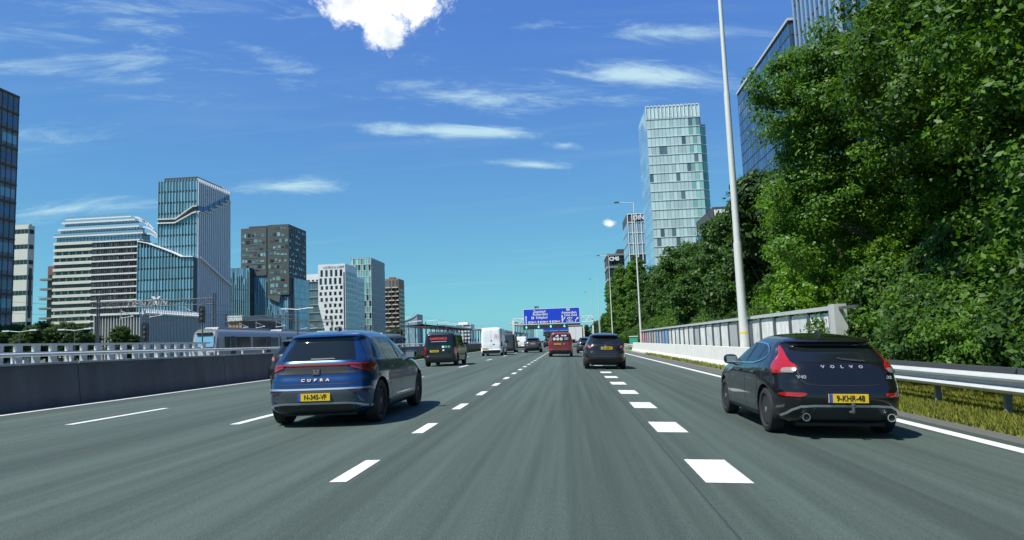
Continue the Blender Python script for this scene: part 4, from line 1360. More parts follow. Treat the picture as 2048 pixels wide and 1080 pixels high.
# ------------------------------------------------------------------ buildings
class Bld:
    """box building: local x along the front, y away from the viewer's side, z up from the ground"""

    def __init__(s, name, label, x0, x1, y0, y1, h, wall, cat='building', group=None):
        s.W, s.D, s.H = x1 - x0, y1 - y0, h - GZ
        s.root = thing(name, label, cat, (x0, y0, GZ), 0, group)
        s.wall = wall
        s.meshes = {}

    def core(s, mat=None, x0=0, x1=None, y0=0, y1=None, z0=0, z1=None, name='wall'):
        return MB().box(x0, s.W if x1 is None else x1, y0, s.D if y1 is None else y1, z0, s.H if z1 is None else z1).build(name, mat or s.wall, s.root)

    def co(s, face, u0, u1, z0, z1, d0, d1):
        if face == 'F':
            return (u0, u1, -d1, -d0, z0, z1)
        if face == 'R':
            return (s.W + d0, s.W + d1, u0, u1, z0, z1)
        return (-d1, -d0, u0, u1, z0, z1)

    def ln(s, face):
        return s.W if face == 'F' else s.D

    def panes(s, face, nc, nr, u0, u1, z0, z1, gu, gz, mat, parts=True, d0=0.0, d1=0.06, skip=None, name='window', jitter=0.0, mats=None):
        cw, rh = (u1 - u0) / nc, (z1 - z0) / nr
        joined = {}
        shared = {}
        for r in range(nr):
            for q in range(nc):
                if skip and skip(q, r):
                    continue
                m = mats(q, r) if mats else mat
                sh = jitter * (r % 2) * cw
                a, b_ = u0 + q * cw + gu / 2 + sh, u0 + (q + 1) * cw - gu / 2 + sh
                c0, c1 = z0 + r * rh + gz / 2, z0 + (r + 1) * rh - gz / 2
                if parts:
                    if m not in shared:
                        shared[m] = MB().box(*s.co2(face, b_ - a, c1 - c0, d1 - d0)).mesh(name, m)
                    B = s.co(face, a, b_, c0, c1, d0, d1)
                    inst(shared[m], name, s.root, ((B[0] + B[1]) / 2, (B[2] + B[3]) / 2, (B[4] + B[5]) / 2))
                else:
                    joined.setdefault(m, MB()).box(*s.co(face, a, b_, c0, c1, d0, d1))
        for m, b_ in joined.items():
            b_.build('window_field', m, s.root, kind='stuff')

    def co2(s, face, w, h, t):
        return (-w / 2, w / 2, -t / 2, t / 2, -h / 2, h / 2) if face == 'F' else (-t / 2, t / 2, -w / 2, w / 2, -h / 2, h / 2)

    def vfins(s, face, n, u0, u1, z0, z1, w, d, mat, d0=0.0, name='fin_field'):
        b = MB()
        for i in range(n + 1):
            u = u0 + (u1 - u0) * i / n
            b.box(*s.co(face, u - w / 2, u + w / 2, z0, z1, d0, d))
        b.build(name, mat, s.root, kind='stuff')

    def hbands(s, face, zs, h, d, mat, u0=0.0, u1=None, d0=0.0, name='floor_band'):
        u1 = s.ln(face) if u1 is None else u1
        for z in zs:
            MB().box(*s.co(face, u0, u1, z, z + h, d0, d)).build(name, mat, s.root)


def left(name, label, xc, yc, X, xl, xr, wall, group=None):
    """building on the left: near right corner seen at (xc, yc) in the plane x = X, front reaching left to xl, side to xr"""
    p = on(0, xc, yc, X)
    return Bld(name, label, on(1, xl, yc, p.y).x, X, p.y, on(0, xr, yc, X).y, p.z, wall, group=group)


def ZB(B, px, py, face='F'):
    """height above ground of a photo row on a building's front (or right side) plane"""
    if face == 'F':
        return on(1, px, py, B.root.location.y).z - GZ
    return on(0, px, py, B.root.location.x + B.W).z - GZ


def UX(B, px, py=560):
    return on(1, px, py, B.root.location.y).x - B.root.location.x


# far-left dark tower, only its road side in view
p = on(0, 38, 195, -118)
B = Bld('dark_tower', 'dark grey office tower with blue window strips at the far edge of the skyline', -150, -118, p.y - 45, p.y, p.z, 'clad_taupe')
B.core()
nfl = 15
fh = B.H / nfl
for k in range(nfl):
    for q in range(10):
        MB().box(*B.co('R', q * 4.5 + .35, q * 4.5 + 4.15, k * fh + 1.0, k * fh + fh - 1.0, 0, .05)).build('window', 'glass_blue' if k % 3 else 'glass_teal', B.root)
B.hbands('R', [k * fh - .18 for k in range(1, nfl + 1)], .4, .25, 'clad_dark')
B.vfins('R', 30, 0, B.D, 0, B.H, .12, .12, 'clad_dark')

# cream banded office
B = left('cream_office', 'cream office block with dark window strips beside the dark tower', 57, 450, -205, 12, 70, 'clad_cream')
B.core()
n = 9
fh = B.H / n
for k in range(n):
    zt = (k + 1) * fh
    for q in range(6):
        u = B.W * q / 6
        MB().box(*B.co('F', u + .06, u + B.W / 6 - .06, zt - 3.2, zt - 1.5, -.3, .04)).build('window', 'glass_dark', B.root)
    MB().box(*B.co('R', .6, B.D - .4, zt - 3.2, zt - 1.5, -.3, .05)).build('window', 'glass_dark', B.root)
MB().box(*B.co('R', B.D * .3, B.D * .62, fh * 3, fh * 6.2, .05, .4)).build('stair_panel', 'clad_dark', B.root)
MB().box(B.W * .2, B.W - .4, 1, B.D - 1, B.H, B.H + .6).build('roof_plant', 'clad_grey', B.root)

# brown stacked balconies
B = left('balcony_block', 'brown apartment block with stacked projecting balconies', 109, 532, -228, 96, 114, 'clad_redbrown')
B.core()
n = 9
for k in range(n):
    z = B.H * (k + .5) / (n + 1)
    MB().box(-2.6, B.W, -1.4, 1, z, z + .9).build('balcony', 'clad_taupe', B.root)
    MB().box(*B.co('F', .5, B.W - .4, z + .9, z + 2.6, -.1, .05)).build('window', 'glass_dark', B.root)

# cream terraced apartment building
B = left('terraced_block', 'wide apartment block with cream floor bands and stepped glass top storeys', 283, 480, -182, 110, 300, 'clad_dark')
zt0 = B.H
B.core(z1=zt0)
n = 18
fh = zt0 / n
split = UX(B, 184)
for k in range(n + 1):
    z = k * fh
    MB().box(*B.co('F', 0, split, z - .60, z + .60, 0, .9)).build('balcony_band', 'clad_cream', B.root)
    MB().box(*B.co('F', split, B.W + .2, z - .28, z + .28, 0, 1.5)).build('floor_band', 'clad_white', B.root)
    MB().box(*B.co('R', 0, B.D, z - .3, z + .3, 0, .6)).build('floor_band', 'clad_white', B.root)
B.panes('F', 17, n, 0, split, 0, zt0, .35, 1.5, 'glass_dark', False, 0, .06, mats=lambda q, r: ('glass_dark', 'glass_dark', 'glass_green')[(q * 7 + r * 5 + q * r) % 3])
B.panes('F', 22, n, split, B.W, 0, zt0, .5, 1.5, 'glass_dark', False, 0, .06, mats=lambda q, r: ('glass_dark', 'glass_green', 'glass_grey', 'clad_taupe', 'glass_dark', 'glass_dark', 'clad_grey')[(q * 3 + r * 11 + q * q + r * r * 2) % 7])
B.vfins('F', 22, split, B.W, 0, zt0, .12, .4, 'clad_taupe')
z = zt0
for k in range(4):
    ins = .6 + k * .9
    x0, x1 = ins, B.W - k * 2.6
    hh = fh * (1.12 if k < 3 else .6)
    MB().box(x0, x1, .6 + k * 1.2, B.D, z, z + hh).build('terrace_storey', 'glass_teal', B.root)
    b = MB()
    for i in range(26):
        u = x0 + (x1 - x0) * i / 25
        b.box(u - .08, u + .08, .5 + k * 1.2, .62 + k * 1.2, z + .2, z + hh - .4)
    b.box(x0, x1, .52 + k * 1.2, .61 + k * 1.2, z + hh * .55, z + hh * .55 + .12)
    b.build('mullion_field', 'clad_dark', B.root, kind='stuff')
    MB().box(x0 - .9, x1 + .9, -.6 + k * 1.2, B.D, z + hh - .35, z + hh + .2).build('terrace_slab', 'clad_white', B.root)
    MB().box(x0 - .8, x1 + .8, -.5 + k * 1.2, -.42 + k * 1.2, z + hh + .2, z + hh + 1.2).build('balustrade', 'glass_sky', B.root)
    b = MB()
    for i in range(10):
        u = x1 + .9 + i * .7
        dz = .045 * i * i
        b.box(u, u + .75, 2 + k * 1.2, B.D * .7, z + hh - .55 - dz, z + hh + .15 - dz)
    b.build('terrace_wing', 'clad_white', B.root)
    z += hh

# split glass tower with slanting white terraces
B = left('slanted_glass_tower', 'tall teal glass tower cut by slanting white terraces, with finned grey side', 395, 360, -150, 317, 459, 'clad_dark')
B.core()
n = 16
zlow = ZB(B, 395, 512)
zlo2 = ZB(B, 290, 488)
zu = [ZB(B, 317, 440), ZB(B, 347, 439), ZB(B, 385, 414), ZB(B, 395, 413)]
uu = [0, UX(B, 350), UX(B, 385), B.W]
zl = [ZB(B, 317, 447), ZB(B, 349, 446), ZB(B, 377, 427), ZB(B, 395, 424)]
cut_lo = lambda u: float(np.interp(u, uu, zl))
cut_hi = lambda u: float(np.interp(u, uu, zu)) + .2
nc = 13
cw = B.W / nc
fh = B.H / n
for r in range(n):
    for q in range(nc):
        a, c_ = q * cw + .16, (q + 1) * cw - .16
        z0, z1 = r * fh + .55, (r + 1) * fh - .25
        um = (a + c_) / 2
        if z1 > cut_lo(um) - .1 and z0 < cut_hi(um) + .1:
            if z0 < cut_lo(um) - .8:
                z1 = cut_lo(um) - .2
            elif z1 > cut_hi(um) + .8:
                z0 = cut_hi(um) + .2
            else:
                continue
        MB().box(*B.co('F', a, c_, z0, z1, 0, .06)).build('window', 'glass_teal', B.root)
b = MB()
for i in range(nc + 1):
    u = min(max(i * cw, .1), B.W - .1)
    b.box(*B.co('F', u - .10, u + .10, 0, cut_lo(u) - .1, 0, .35))
    b.box(*B.co('F', u - .10, u + .10, cut_hi(u) + .1, B.H + .8, 0, .35))
b.build('fin_field', 'fin_teal', B.root, kind='stuff')
b = MB()
for r in range(1, n + 1):
    b.box(*B.co('F', 0, B.W, r * fh - .22, r * fh - .05, 0, .10)) if not (min(zl) - .2 < r * fh < max(zu) + .4) else None
b.build('spandrel_field', 'glass_blue', B.root, kind='stuff')
for (ua, za, ub, zb_) in zip(uu[:-1], zl[:-1], uu[1:], zl[1:]):
    MB().hexa([(ua, -.9, za - .25), (ub, -.9, zb_ - .25), (ub, .1, zb_ - .25), (ua, .1, za - .25), (ua, -.9, za + .2), (ub, -.9, zb_ + .2), (ub, .1, zb_ + .2), (ua, .1, za + .2)]).build('terrace_edge', 'clad_white', B.root)
for (ua, za, ub, zb_) in zip(uu[:-1], zu[:-1], uu[1:], zu[1:]):
    MB().hexa([(ua, -.5, za), (ub, -.5, zb_), (ub, .1, zb_), (ua, .1, za), (ua, -.5, za + .45), (ub, -.5, zb_ + .45), (ub, .1, zb_ + .45), (ua, .1, za + .45)]).build('terrace_soffit', 'clad_cream', B.root)
MB().box(*B.co('R', .1, B.D - .1, 0, B.H - .1, 0, .05)).build('side_cladding', 'clad_taupe', B.root)
# side with dense fins, cut by stepped terraces
uR = lambda px, py: on(0, px, py, -150).y - B.root.location.y
zR = lambda px, py: on(0, px, py, -150).z - GZ
su = [0, uR(408, 424), uR(459, 392)]
szl = [zR(395, 424), zR(404, 425), zR(458, 400)]
cl = lambda u: float(np.interp(u, su, szl)) if u <= su[-1] else szl[-1]
nf = 17
b = MB()
for i in range(nf + 1):
    u = min(max(B.D * i / nf, .15), B.D - .15)
    b.box(*B.co('R', u - .26, u + .26, 0, cl(u) - .2, 0, .55))
    b.box(*B.co('R', u - .26, u + .26, cl(u) + 2.6, B.H + .8, 0, .55))
b.build('fin_field', 'clad_white', B.root, kind='stuff')
b = MB()
for r in range(1, 2 * n):
    b.box(*B.co('R', 0, B.D, r * fh / 2 - .12, r * fh / 2 + .12, 0, .12))
b.build('spandrel_field', 'clad_grey', B.root, kind='stuff')
ns = 6
for i in range(ns):
    u0, u1 = B.D * i / ns, B.D * (i + 1) / ns
    z = cl((u0 + u1) / 2)
    MB().box(*B.co('R', u0 + .1, u1 - .1, z + .4, z + 2.3, -.1, .2)).build('window', 'glass_blue', B.root)
    MB().box(*B.co('R', u0, u1, z - .2, z + .15, 0, 1.0)).build('terrace_edge', 'clad_white', B.root)
# lower slanted terrace on the side and the lower front wing
p0, p1 = (uR(395, 515), zR(395, 515)), (uR(459, 572), zR(459, 572))
for i in range(5):
    t0, t1 = i / 5, (i + 1) / 5
    ua, ub = p0[0] + (p1[0] - p0[0]) * t0, p0[0] + (p1[0] - p0[0]) * t1
    za, zb_ = p0[1] + (p1[1] - p0[1]) * t0, p0[1] + (p1[1] - p0[1]) * t1
    x = B.W + .55
    MB().hexa([(x, ua, za - .4), (x + .9, ua, za - .4), (x + .9, ub, zb_ - .4), (x, ub, zb_ - .4), (x, ua, za + .3), (x + .9, ua, za + .3), (x + .9, ub, zb_ + .3), (x, ub, zb_ + .3)]).build('terrace_edge', 'clad_white', B.root)
MB().box(1.5, B.W - 1.2, 2, B.D - 3, B.H, B.H + 2.0).build('roof_plant', 'clad_dark', B.root)
MB().box(B.W - 3, B.W - 1, B.D - 3.2, B.D - 2.8, B.H, B.H + 2.3).build('roof_crane', 'white_steel', B.root)
# front wing stepping down to the right
pts = [(285, 486), (303, 489), (331, 499), (352, 507), (372, 516), (395, 516)]
ww = [(UX(B, px, py) - (0.0), ZB(B, px, py)) for px, py in pts]
wing = []
for (ua, za), (ub, zb_) in zip(ww[:-1], ww[1:]):
    MB().hexa([(ua, -3, 0), (ub, -3, 0), (ub, -.4, 0), (ua, -.4, 0), (ua, -3, za), (ub, -3, zb_), (ub, -.4, zb_), (ua, -.4, za)]).build('wing_wall', 'clad_dark', B.root)
    MB().hexa([(ua, -3.7, za), (ub, -3.7, zb_), (ub, -.3, zb_), (ua, -.3, za), (ua, -3.7, za + .45), (ub, -3.7, zb_ + .45), (ub, -.3, zb_ + .45), (ua, -.3, za + .45)]).build('terrace_edge', 'clad_white', B.root)
MB().box(ww[0][0], -.02, -.41, 14, 0, ww[0][1] - .5).build('wing_wall', 'clad_dark', B.root)
wz = lambda u: float(np.interp(u, [a for a, _ in ww], [z for _, z in ww]))
nc2 = 18
cw2 = (ww[-1][0] - ww[0][0]) / nc2
b = MB()
for q in range(nc2):
    a, c_ = ww[0][0] + q * cw2 + .1, ww[0][0] + (q + 1) * cw2 - .1
    for r in range(n):
        z0, z1 = r * fh + .5, min((r + 1) * fh - .25, wz(c_) - .5, wz(a) - .5)
        if z1 - z0 > .8:
            MB().box(a, c_, -3.06, -3, z0, z1).build('window', 'glass_teal', B.root)
    b.box(a - .18, a - .02, -3.4, -3, 0, wz(a) - .1)
b.build('fin_field', 'fin_teal', B.root, kind='stuff')

# ribbed podium
B = left('ribbed_podium', 'low glass podium with vertical ribs and white roof comb in front of the glass tower', 282, 627, -112, 190, 400, 'clad_dark')
B.core()
B.panes('F', 16, 2, .2, B.W - .2, .3, B.H - .6, .4, .5, 'glass_grey', False)
B.vfins('F', 16, .1, B.W - .1, 0, B.H - .2, .22, .5, 'fin_grey')
B.panes('R', 20, 4, .2, B.D - .2, .3, B.H - .6, .3, .4, 'glass_grey', False)
B.vfins('R', 40, .1, B.D - .1, 0, B.H - .2, .22, .5, 'fin_grey')
B.hbands('F', [B.H - .2], .5, .8, 'clad_white', name='cornice')
B.hbands('R', [B.H - .2], .4, .8, 'clad_white', name='cornice')
for i in range(34):
    MB().box(*B.co('R', B.D * i / 34, B.D * i / 34 + .3, B.H + .2, B.H + 1.3, .3, .6)).build('roof_comb', 'clad_white', B.root)
lettering('DENZON', 'ink_grey', 2.6, B.root, (UX(B, 296, 607), -.2, ZB(B, 296, 607)), weight=.05, name='roof_lettering', depth=.1)
lettering('Y', 'ink_white', 3.6, B.root, (UX(B, 313, 606), -.2, ZB(B, 313, 604)), weight=.12, name='roof_lettering', depth=.1)

# low brick building
B = left('brick_building', 'low orange brick building with white roof edge behind the train', 484, 632, -118, 458, 562, 'clad_redbrown')
B.core()
MB().box(*B.co('F', 0, B.W, 0, B.H - 2.0, 0, .12)).build('brick_front', 'clad_orange', B.root)
B.panes('F', 3, 3, .6, B.W - .6, .8, B.H - 2.4, 1.0, 1.0, 'glass_dark', True, .1, .16)
MB().box(*B.co('F', -.3, B.W + .3, B.H - 1.9, B.H + .2, 0, .6)).build('cornice', 'clad_white', B.root)
MB().box(*B.co('R', -.3, B.D, B.H - 1.3, B.H + .2, 0, .5)).build('cornice', 'clad_grey', B.root)
B.vfins('R', 26, 1, B.D - 1, 0, B.H - 2, .25, .3, 'clad_taupe')
MB().box(*B.co('R', .8, 2.6, 0, B.H - 3.4, .0, .35)).build('white_pier', 'clad_white', B.root)

# dark stone tower on a glass base
B = left('stone_glass_tower', 'dark green-grey stone tower block overhanging a pale glass base', 577, 448, -150, 481, 612, 'clad_dark')
gx = UX(B, 535)
zA = ZB(B, 515, 551)
zC = ZB(B, 555, 590)
zD = ZB(B, 612, 553)
B.core('clad_stone', 0, gx - .8, .6, B.D, zA, B.H - 1.2, 'stone_block')
B.core('clad_stone', gx, B.W, 0, B.D, zC, B.H, 'stone_block')
MB().box(gx - .8, gx, 2, B.D, zA, B.H - 1.5).build('shadow_gap', 'black', B.root)
MB().prism([(gx, zC), (gx, zC - 1.2), (gx + 6.5, zC - 4.2), (gx + 7.2, zC + .1)], .02, 9).build('stone_wedge', 'clad_stone', B.root)
B.core('clad_dark', .5, B.W + .4, 1.2, B.D, 0, zC + 1, 'glass_base')
random.seed(5)
fl = 20
fh = B.H / fl
mw = {'glass_green': MB(), 'glass_sky': MB(), 'glass_dark': MB(), 'clad_dark': MB()}
pool = ['glass_green', 'glass_sky', 'glass_dark', 'glass_green', 'clad_dark', 'glass_grey']
mw['glass_grey'] = MB()
for r in range(fl):
    z = r * fh + .7
    u = .6
    while u < B.W - 1.6:
        w_ = random.uniform(.7, 2.3)
        hh = random.choice((1.0, 1.5, 2.0))
        dz = random.uniform(-.3, .6)
        okA = u + w_ < gx - 1.2 and z > zA + .5 and z + hh + dz < B.H - 2
        okC = u > gx + .4 and z > zC + .6 and z + hh + dz < B.H - .8
        if okA:
            mw[random.choice(pool)].box(u, u + w_, .54, .62, z + dz, z + dz + hh)
        elif okC and u + w_ < B.W - .4:
            mw[random.choice(pool)].box(*B.co('F', u, u + w_, z + dz, z + dz + hh, -.02, .06))
        u += w_ + random.uniform(.2, .9)
    u = .8
    while u < B.D - 2:
        w_ = random.uniform(.8, 2.2)
        if z > zD + .8 and z < B.H - 2.6 and random.random() < .8:
            zo = z + random.uniform(-.4, .5)
            mw['glass_sky' if random.random() < .55 else 'glass_dark'].box(*B.co('R', u, u + w_, zo, zo + random.choice((.8, 1.4)), -.02, .30))
        u += w_ + random.uniform(.6, 1.4)
for m_, b in mw.items():
    b.build('window_field', m_, B.root, kind='stuff')
b = MB()
for i in range(60):
    r = random.randrange(6, fl - 1)
    u = random.uniform(0, B.W - 6)
    z = r * fh + random.uniform(-.2, .2)
    if (u + 5 < gx - 1 and z > zA) or (u > gx and z > zC and u + 5 < B.W):
        y = -.10 if u > gx else .48
        b.box(u, u + 5, y, y + .15, z, z + .28)
b.build('stone_ledge_field', 'clad_taupe', B.root, kind='stuff')
MB().box(*B.co('R', 0, B.D, zD, zD + .8, 0, .3)).build('stone_edge', 'clad_stone', B.root)
MB().box(B.W + .41, B.W + 1.2, 4.5, B.D + 1, 0, zD + .2).build('glass_side', 'clad_grey', B.root)
b = MB()
for q in range(8):
    for r in range(11):
        zz0, zz1 = r * zD / 11 + .1, (r + 1) * zD / 11 - .1
        b.box(B.W + 1.2, B.W + 1.26, 4.7 + q * (B.D - 4) / 8, 4.5 + (q + 1) * (B.D - 4) / 8 - .1, zz0, zz1)
b.build('window_field', 'glass_sky', B.root, kind='stuff')
b, b2 = MB(), MB()
nq = 26
for q in range(nq):
    u0, u1 = .6 + (B.W - .4) * q / nq, .6 + (B.W - .4) * (q + 1) / nq
    zt_ = zA if u0 < gx - 1 else zC - 1
    b.box(u0 + .08, u1 - .08, 1.12, 1.2, .3, zt_)
    hgt = random.uniform(.35, 1.0) * zt_
    b2.box(u0 - .10, u0 + .12, .55, 1.15, random.uniform(0, .3) * zt_, hgt)
b.build('window_field', 'glass_teal', B.root, kind='stuff')
b2.build('fin_field', 'fin_teal', B.root, kind='stuff')
MB().box(2, B.W * .55, 6, B.D - 2, B.H - 1.2, B.H + .8).build('roof_plant', 'clad_dark', B.root)
# glass wing at its left
p0 = on(1, 461, 537, B.root.location.y - 4)
p1 = on(1, 499, 548, B.root.location.y - 4)
G = Bld('glass_wing', 'lower teal glass wing with upright fins against the dark stone tower', p0.x, p1.x, B.root.location.y - 4, B.root.location.y + 16, p0.z, 'clad_dark')
G.core()
G.panes('F', 9, 8, 0.1, G.W - .1, .2, G.H - .1, .16, .25, 'glass_teal', False)
for i in range(10):
    MB().box(*G.co('F', G.W * i / 9 - .12, G.W * i / 9 + .14, random.uniform(0, .3) * G.H, G.H * random.uniform(.8, 1.02), 0, .6)).build('fin', 'fin_teal', G.root)

# grey banded office between the stone tower and the white building
B = left('banded_glass_office', 'blue-grey glass office with pale floor bands left of the white building', 650, 562, -175, 608, 662, 'clad_dark')
B.core()
n = 9
fh = B.H / n
B.hbands('F', [k * fh + fh - .35 for k in range(n)], .4, .6, 'clad_grey')
B.panes('F', 10, n, .1, B.W - .1, 0, B.H - .4, .15, .7, 'glass_grey', False)
p = on(1, 612, 549, B.root.location.y + 6)
p1 = on(1, 640, 549, B.root.location.y + 6)
MB().box(p.x - B.root.location.x, p1.x - B.root.location.x, 6, 16, B.H - 3, p.z - GZ).build('white_penthouse', 'clad_white', B.root)
for i in range(3):
    u = p.x - B.root.location.x + 1.2 + i * 3.2
    MB().box(u, u + 1.7, 5.94, 6, B.H + .2, B.H + 1.9).build('window', 'glass_dark', B.root)

# white grid office with slanted lower corner
B = left('white_grid_office', 'bright white office block with dark square windows and leaning lower corner', 690, 527, -150, 636, 727, 'clad_white')
zk = ZB(B, 637, 610)
ub = UX(B, 660, 660)
MB().prism([(ub, 0), (B.W, 0), (B.W, B.H), (0, B.H), (0, zk)], 0, B.D * .62).build('wall', 'clad_white', B.root)
hR = on(0, 712, 554, -150).z - GZ
MB().box(2, B.W + .3, B.D * .62, B.D, 0, hR).build('rear_wing', 'clad_white', B.root)
n = 13
zt = B.H - 3.8
edge = lambda z: 0 if z > zk else ub * (1 - z / zk)
rows = [(zt - 4.6, zt), (zt - 10.0, zt - 5.6)]
z = zt - 11.0
while z > 3:
    rows.append((z - 2.5, z))
    z -= 4.05
for i, (z0, z1) in enumerate(rows):
    for q in range(6):
        u = B.W * (q + .5) / 5.6 - (.9 if i % 2 else .1) + .15 * math.sin(i)
        if u < edge(z0) + .5 or u + 1.9 > B.W - .5:
            continue
        w_ = 1.75
        MB().box(*B.co('F', u - .05, u + w_ + .05, z0 - .05, z1 + .05, 0, .03)).build('window_frame', 'clad_grey', B.root)
        MB().box(*B.co('F', u + .12, u + w_ - .05, z0, z1 - .2, .03, .05)).build('window', 'glass_dark', B.root)
for (y0, y1, top) in ((.6, B.D * .6, B.H - 5), (B.D * .64, B.D - .3, hR - 3)):
    b = MB()
    x = B.W if y0 < 1 else B.W + .3
    z = top
    while z > 2:
        k_ = 6
        for q in range(k_):
            u = y0 + (y1 - y0) * q / k_
            b.box(x, x + .04, u + .5, u + (y1 - y0) / k_ - .3, z - 2.9, z)
        z -= 4.05
    b.build('window_field', 'glass_grey', B.root, kind='stuff')
MB().box(*B.co('F', B.W - 1.3, B.W - .35, 2, B.H - 6, 0, .06)).build('corner_slot', 'clad_dark', B.root)
lettering('LOYENS & LOEFF', 'ink_grey', 2.1, B.root, (B.W * .58, -.12, B.H - 2.1), weight=.03, depth=.05, sx=.92)

# green glass tower
B = left('green_glass_tower', 'pale green glass tower with white lattice side behind the white office', 742, 515, -150, 700, 768, 'clad_dark')
B.core()
n = 15
B.panes('F', 8, n, .2, B.W - .2, 0, B.H - .5, .35, .55, 'glass_green', True, 0, .1, mats=lambda q, r: 'glass_dark' if (r in (1, 3, 5, 7, 8, 13) and q > 2 and (q + r) % 2 == 0) else ('glass_pale_green' if (q + r) % 3 else 'glass_green'))
B.vfins('F', 8, .15, B.W - .15, 0, B.H, .22, .35, 'fin_white')
b = MB()
for r in range(n + 1):
    b.box(*B.co('F', 0, B.W, r * (B.H - .5) / n - .12, r * (B.H - .5) / n + .16, 0, .28))
    b.box(*B.co('R', 0, B.D, r * (B.H - .5) / n - .12, r * (B.H - .5) / n + .16, 0, .28))
b.build('slab_edge_field', 'fin_white', B.root, kind='stuff')
B.panes('R', 14, n, .2, B.D - .2, 0, B.H - .5, .9, 1.3, 'glass_grey', False, 0, .1, jitter=.4)
b = MB()
for q in range(28):
    u = B.D * q / 28
    for r in range(n):
        z = r * (B.H - .5) / n
        s_ = 1 if (q + r) % 2 else -1
        b.hexa([(B.W + .1, u + .8 - s_ * .5, z), (B.W + .5, u + .8 - s_ * .5, z), (B.W + .5, u + 1.15 - s_ * .5, z), (B.W + .1, u + 1.15 - s_ * .5, z),
                (B.W + .1, u + .8 + s_ * .5, z + 4.5), (B.W + .5, u + .8 + s_ * .5, z + 4.5), (B.W + .5, u + 1.15 + s_ * .5, z + 4.5), (B.W + .1, u + 1.15 + s_ * .5, z + 4.5)])
b.build('lattice_field', 'fin_grey', B.root, kind='stuff')

# brown balcony tower
B = left('brown_tower', 'brown brick apartment tower with white rippled balconies and darker top', 797, 557, -150, 768, 808, 'clad_brown')
B.core()
n = 14
fh = (B.H - 8) / n
for r in range(n):
    z = r * fh + fh
    for q in range(4):
        u = B.W * q / 4
        MB().box(*B.co('F', u + .25, u + B.W / 4 - .25, z - fh + 1.0, z - .2, 0, .06)).build('window', 'glass_dark', B.root)
        MB().box(*B.co('F', u + (.9 if (q + r) % 2 else 0), u + B.W / 4 - (0 if (q + r) % 2 else .9), z - .3, z + .3, 0, 1.2 if (q + r) % 2 else .7)).build('balcony', 'clad_cream', B.root)
for q in range(4):
    u = B.W * q / 4
    MB().box(*B.co('F', u + .7, u + B.W / 4 - .5, B.H - 7, B.H - 1.5, 0, .08)).build('window', 'glass_grey', B.root)
B.panes('R', 3, n, 1, B.D - 1, 0, B.H - 8, 1.8, 1.8, 'glass_dark', False)
MB().box(B.W * .3, B.W * .7, 2, 8, B.H, B.H + 1.6).build('roof_plant', 'clad_redbrown', B.root)

# pale sail-shaped building and far white block
p0, p1 = on(1, 806, 640, 760), on(1, 834, 628, 760)
t = thing('sail_building', 'pale blue building with curved sail-like roof edge', 'building', (p0.x, 760, GZ))
w_ = p1.x - p0.x
hb, ht = on(1, 808, 643, 760).z - GZ, p1.z - GZ
sail = [(0, 0), (w_, 0), (w_, ht)] + [(w_ * (1 - i / 8), ht - (ht - hb) * (i / 8) ** .6) for i in range(1, 9)]
MB().prism(sail, 0, 30).build('wall', 'clad_grey', t)
b = MB()
for r in range(6):
    for q in range(8):
        u, z = w_ * q / 8, r * hb / 6
        b.box(u + .15, u + w_ / 8 - .15, -.08, 0, z + .3, z + hb / 6 - .3)
b.build('window_field', 'glass_sky', t, kind='stuff')
for i in range(6):
    a0, a1 = i / 6, (i + 1) / 6
    z0 = hb + (ht - hb) * (1 - (1 - a0) ** .6) + 1.5
    z1 = hb + (ht - hb) * (1 - (1 - a1) ** .6) + 1.5
    MB().tube((w_ * a0 - 2, -1, z0), (w_ * a1 - 2, -1, z1), .35).build('roof_rib', 'steel', t)
p0, p1 = on(1, 911, 650, 600), on(1, 941, 648, 600)
B = Bld('far_white_block', 'small distant white block with dark window bands above the station canopy', p0.x, p1.x, 600, 625, p1.z, 'clad_white')
B.core()
n = 6
fh = B.H / n
for k in range(n):
    MB().box(*B.co('F', .4, B.W * .45, k * fh + 1, k * fh + fh - .5, 0, .08)).build('window', 'glass_green', B.root)
    MB().box(*B.co('F', B.W * .5, B.W - .4, k * fh + 1, k * fh + fh - .5, 0, .08)).build('window', 'glass_grey', B.root)
MB().box(2, B.W - 3, 3, 20, B.H, B.H + 1.8).build('roof_plant', 'clad_white', B.root)

# ---------------- right side
Y0 = 258.0
x0 = on(1, 1291, 213, Y0).x
x1 = on(1, 1397, 208, Y0).x
p = on(1, 1291, 213, Y0)
Bx = on(0, 1277, 256, x0).y
B = Bld('pale_glass_tower', 'tall pale mint glass tower with white floor lines above the trees', x0, x1, Y0, Bx, p.z, 'clad_grey')
top = ZB(B, 1291, 240)
B.core('clad_grey', z1=top)
n = 24
fh = top / n
nc = 14
B.panes('F', nc, n, 0, B.W, 0, top, .14, .36, 'glass_pale', True, 0, .08, skip=lambda q, r: r < 6, mats=lambda q, r: 'glass_grey' if (q * 13 + r * 29 + q * q * 3) % 17 == 0 else ('glass_pale_green' if (q > 10 and r > 1) and (q + r) % 2 else 'glass_pale'))
B.hbands('F', [k * fh - .10 for k in range(6, n + 1)], .20, .22, 'fin_white')
# top screen
MB().box(1, B.W - 1, 1.5, B.D - 1, top, B.H - 2).build('top_storey', 'clad_white', B.root)
B.panes('F', nc, 1, 0, B.W, top + .3, B.H - .4, .35, .1, 'glass_pale', True, .0, .06)
b = MB()
for i in range(nc + 1):
    u = B.W * i / nc
    b.box(*B.co('F', u - .12, u + .12, top, B.H, 0, .3))
b.box(*B.co('F', 0, B.W, B.H - .3, B.H, 0, .3))
b.build('crown_frame', 'fin_white', B.root)
MB().box(B.W * .33, B.W * .72, 4, 12, B.H - 2, B.H + 1.4).build('roof_plant', 'clad_white', B.root)
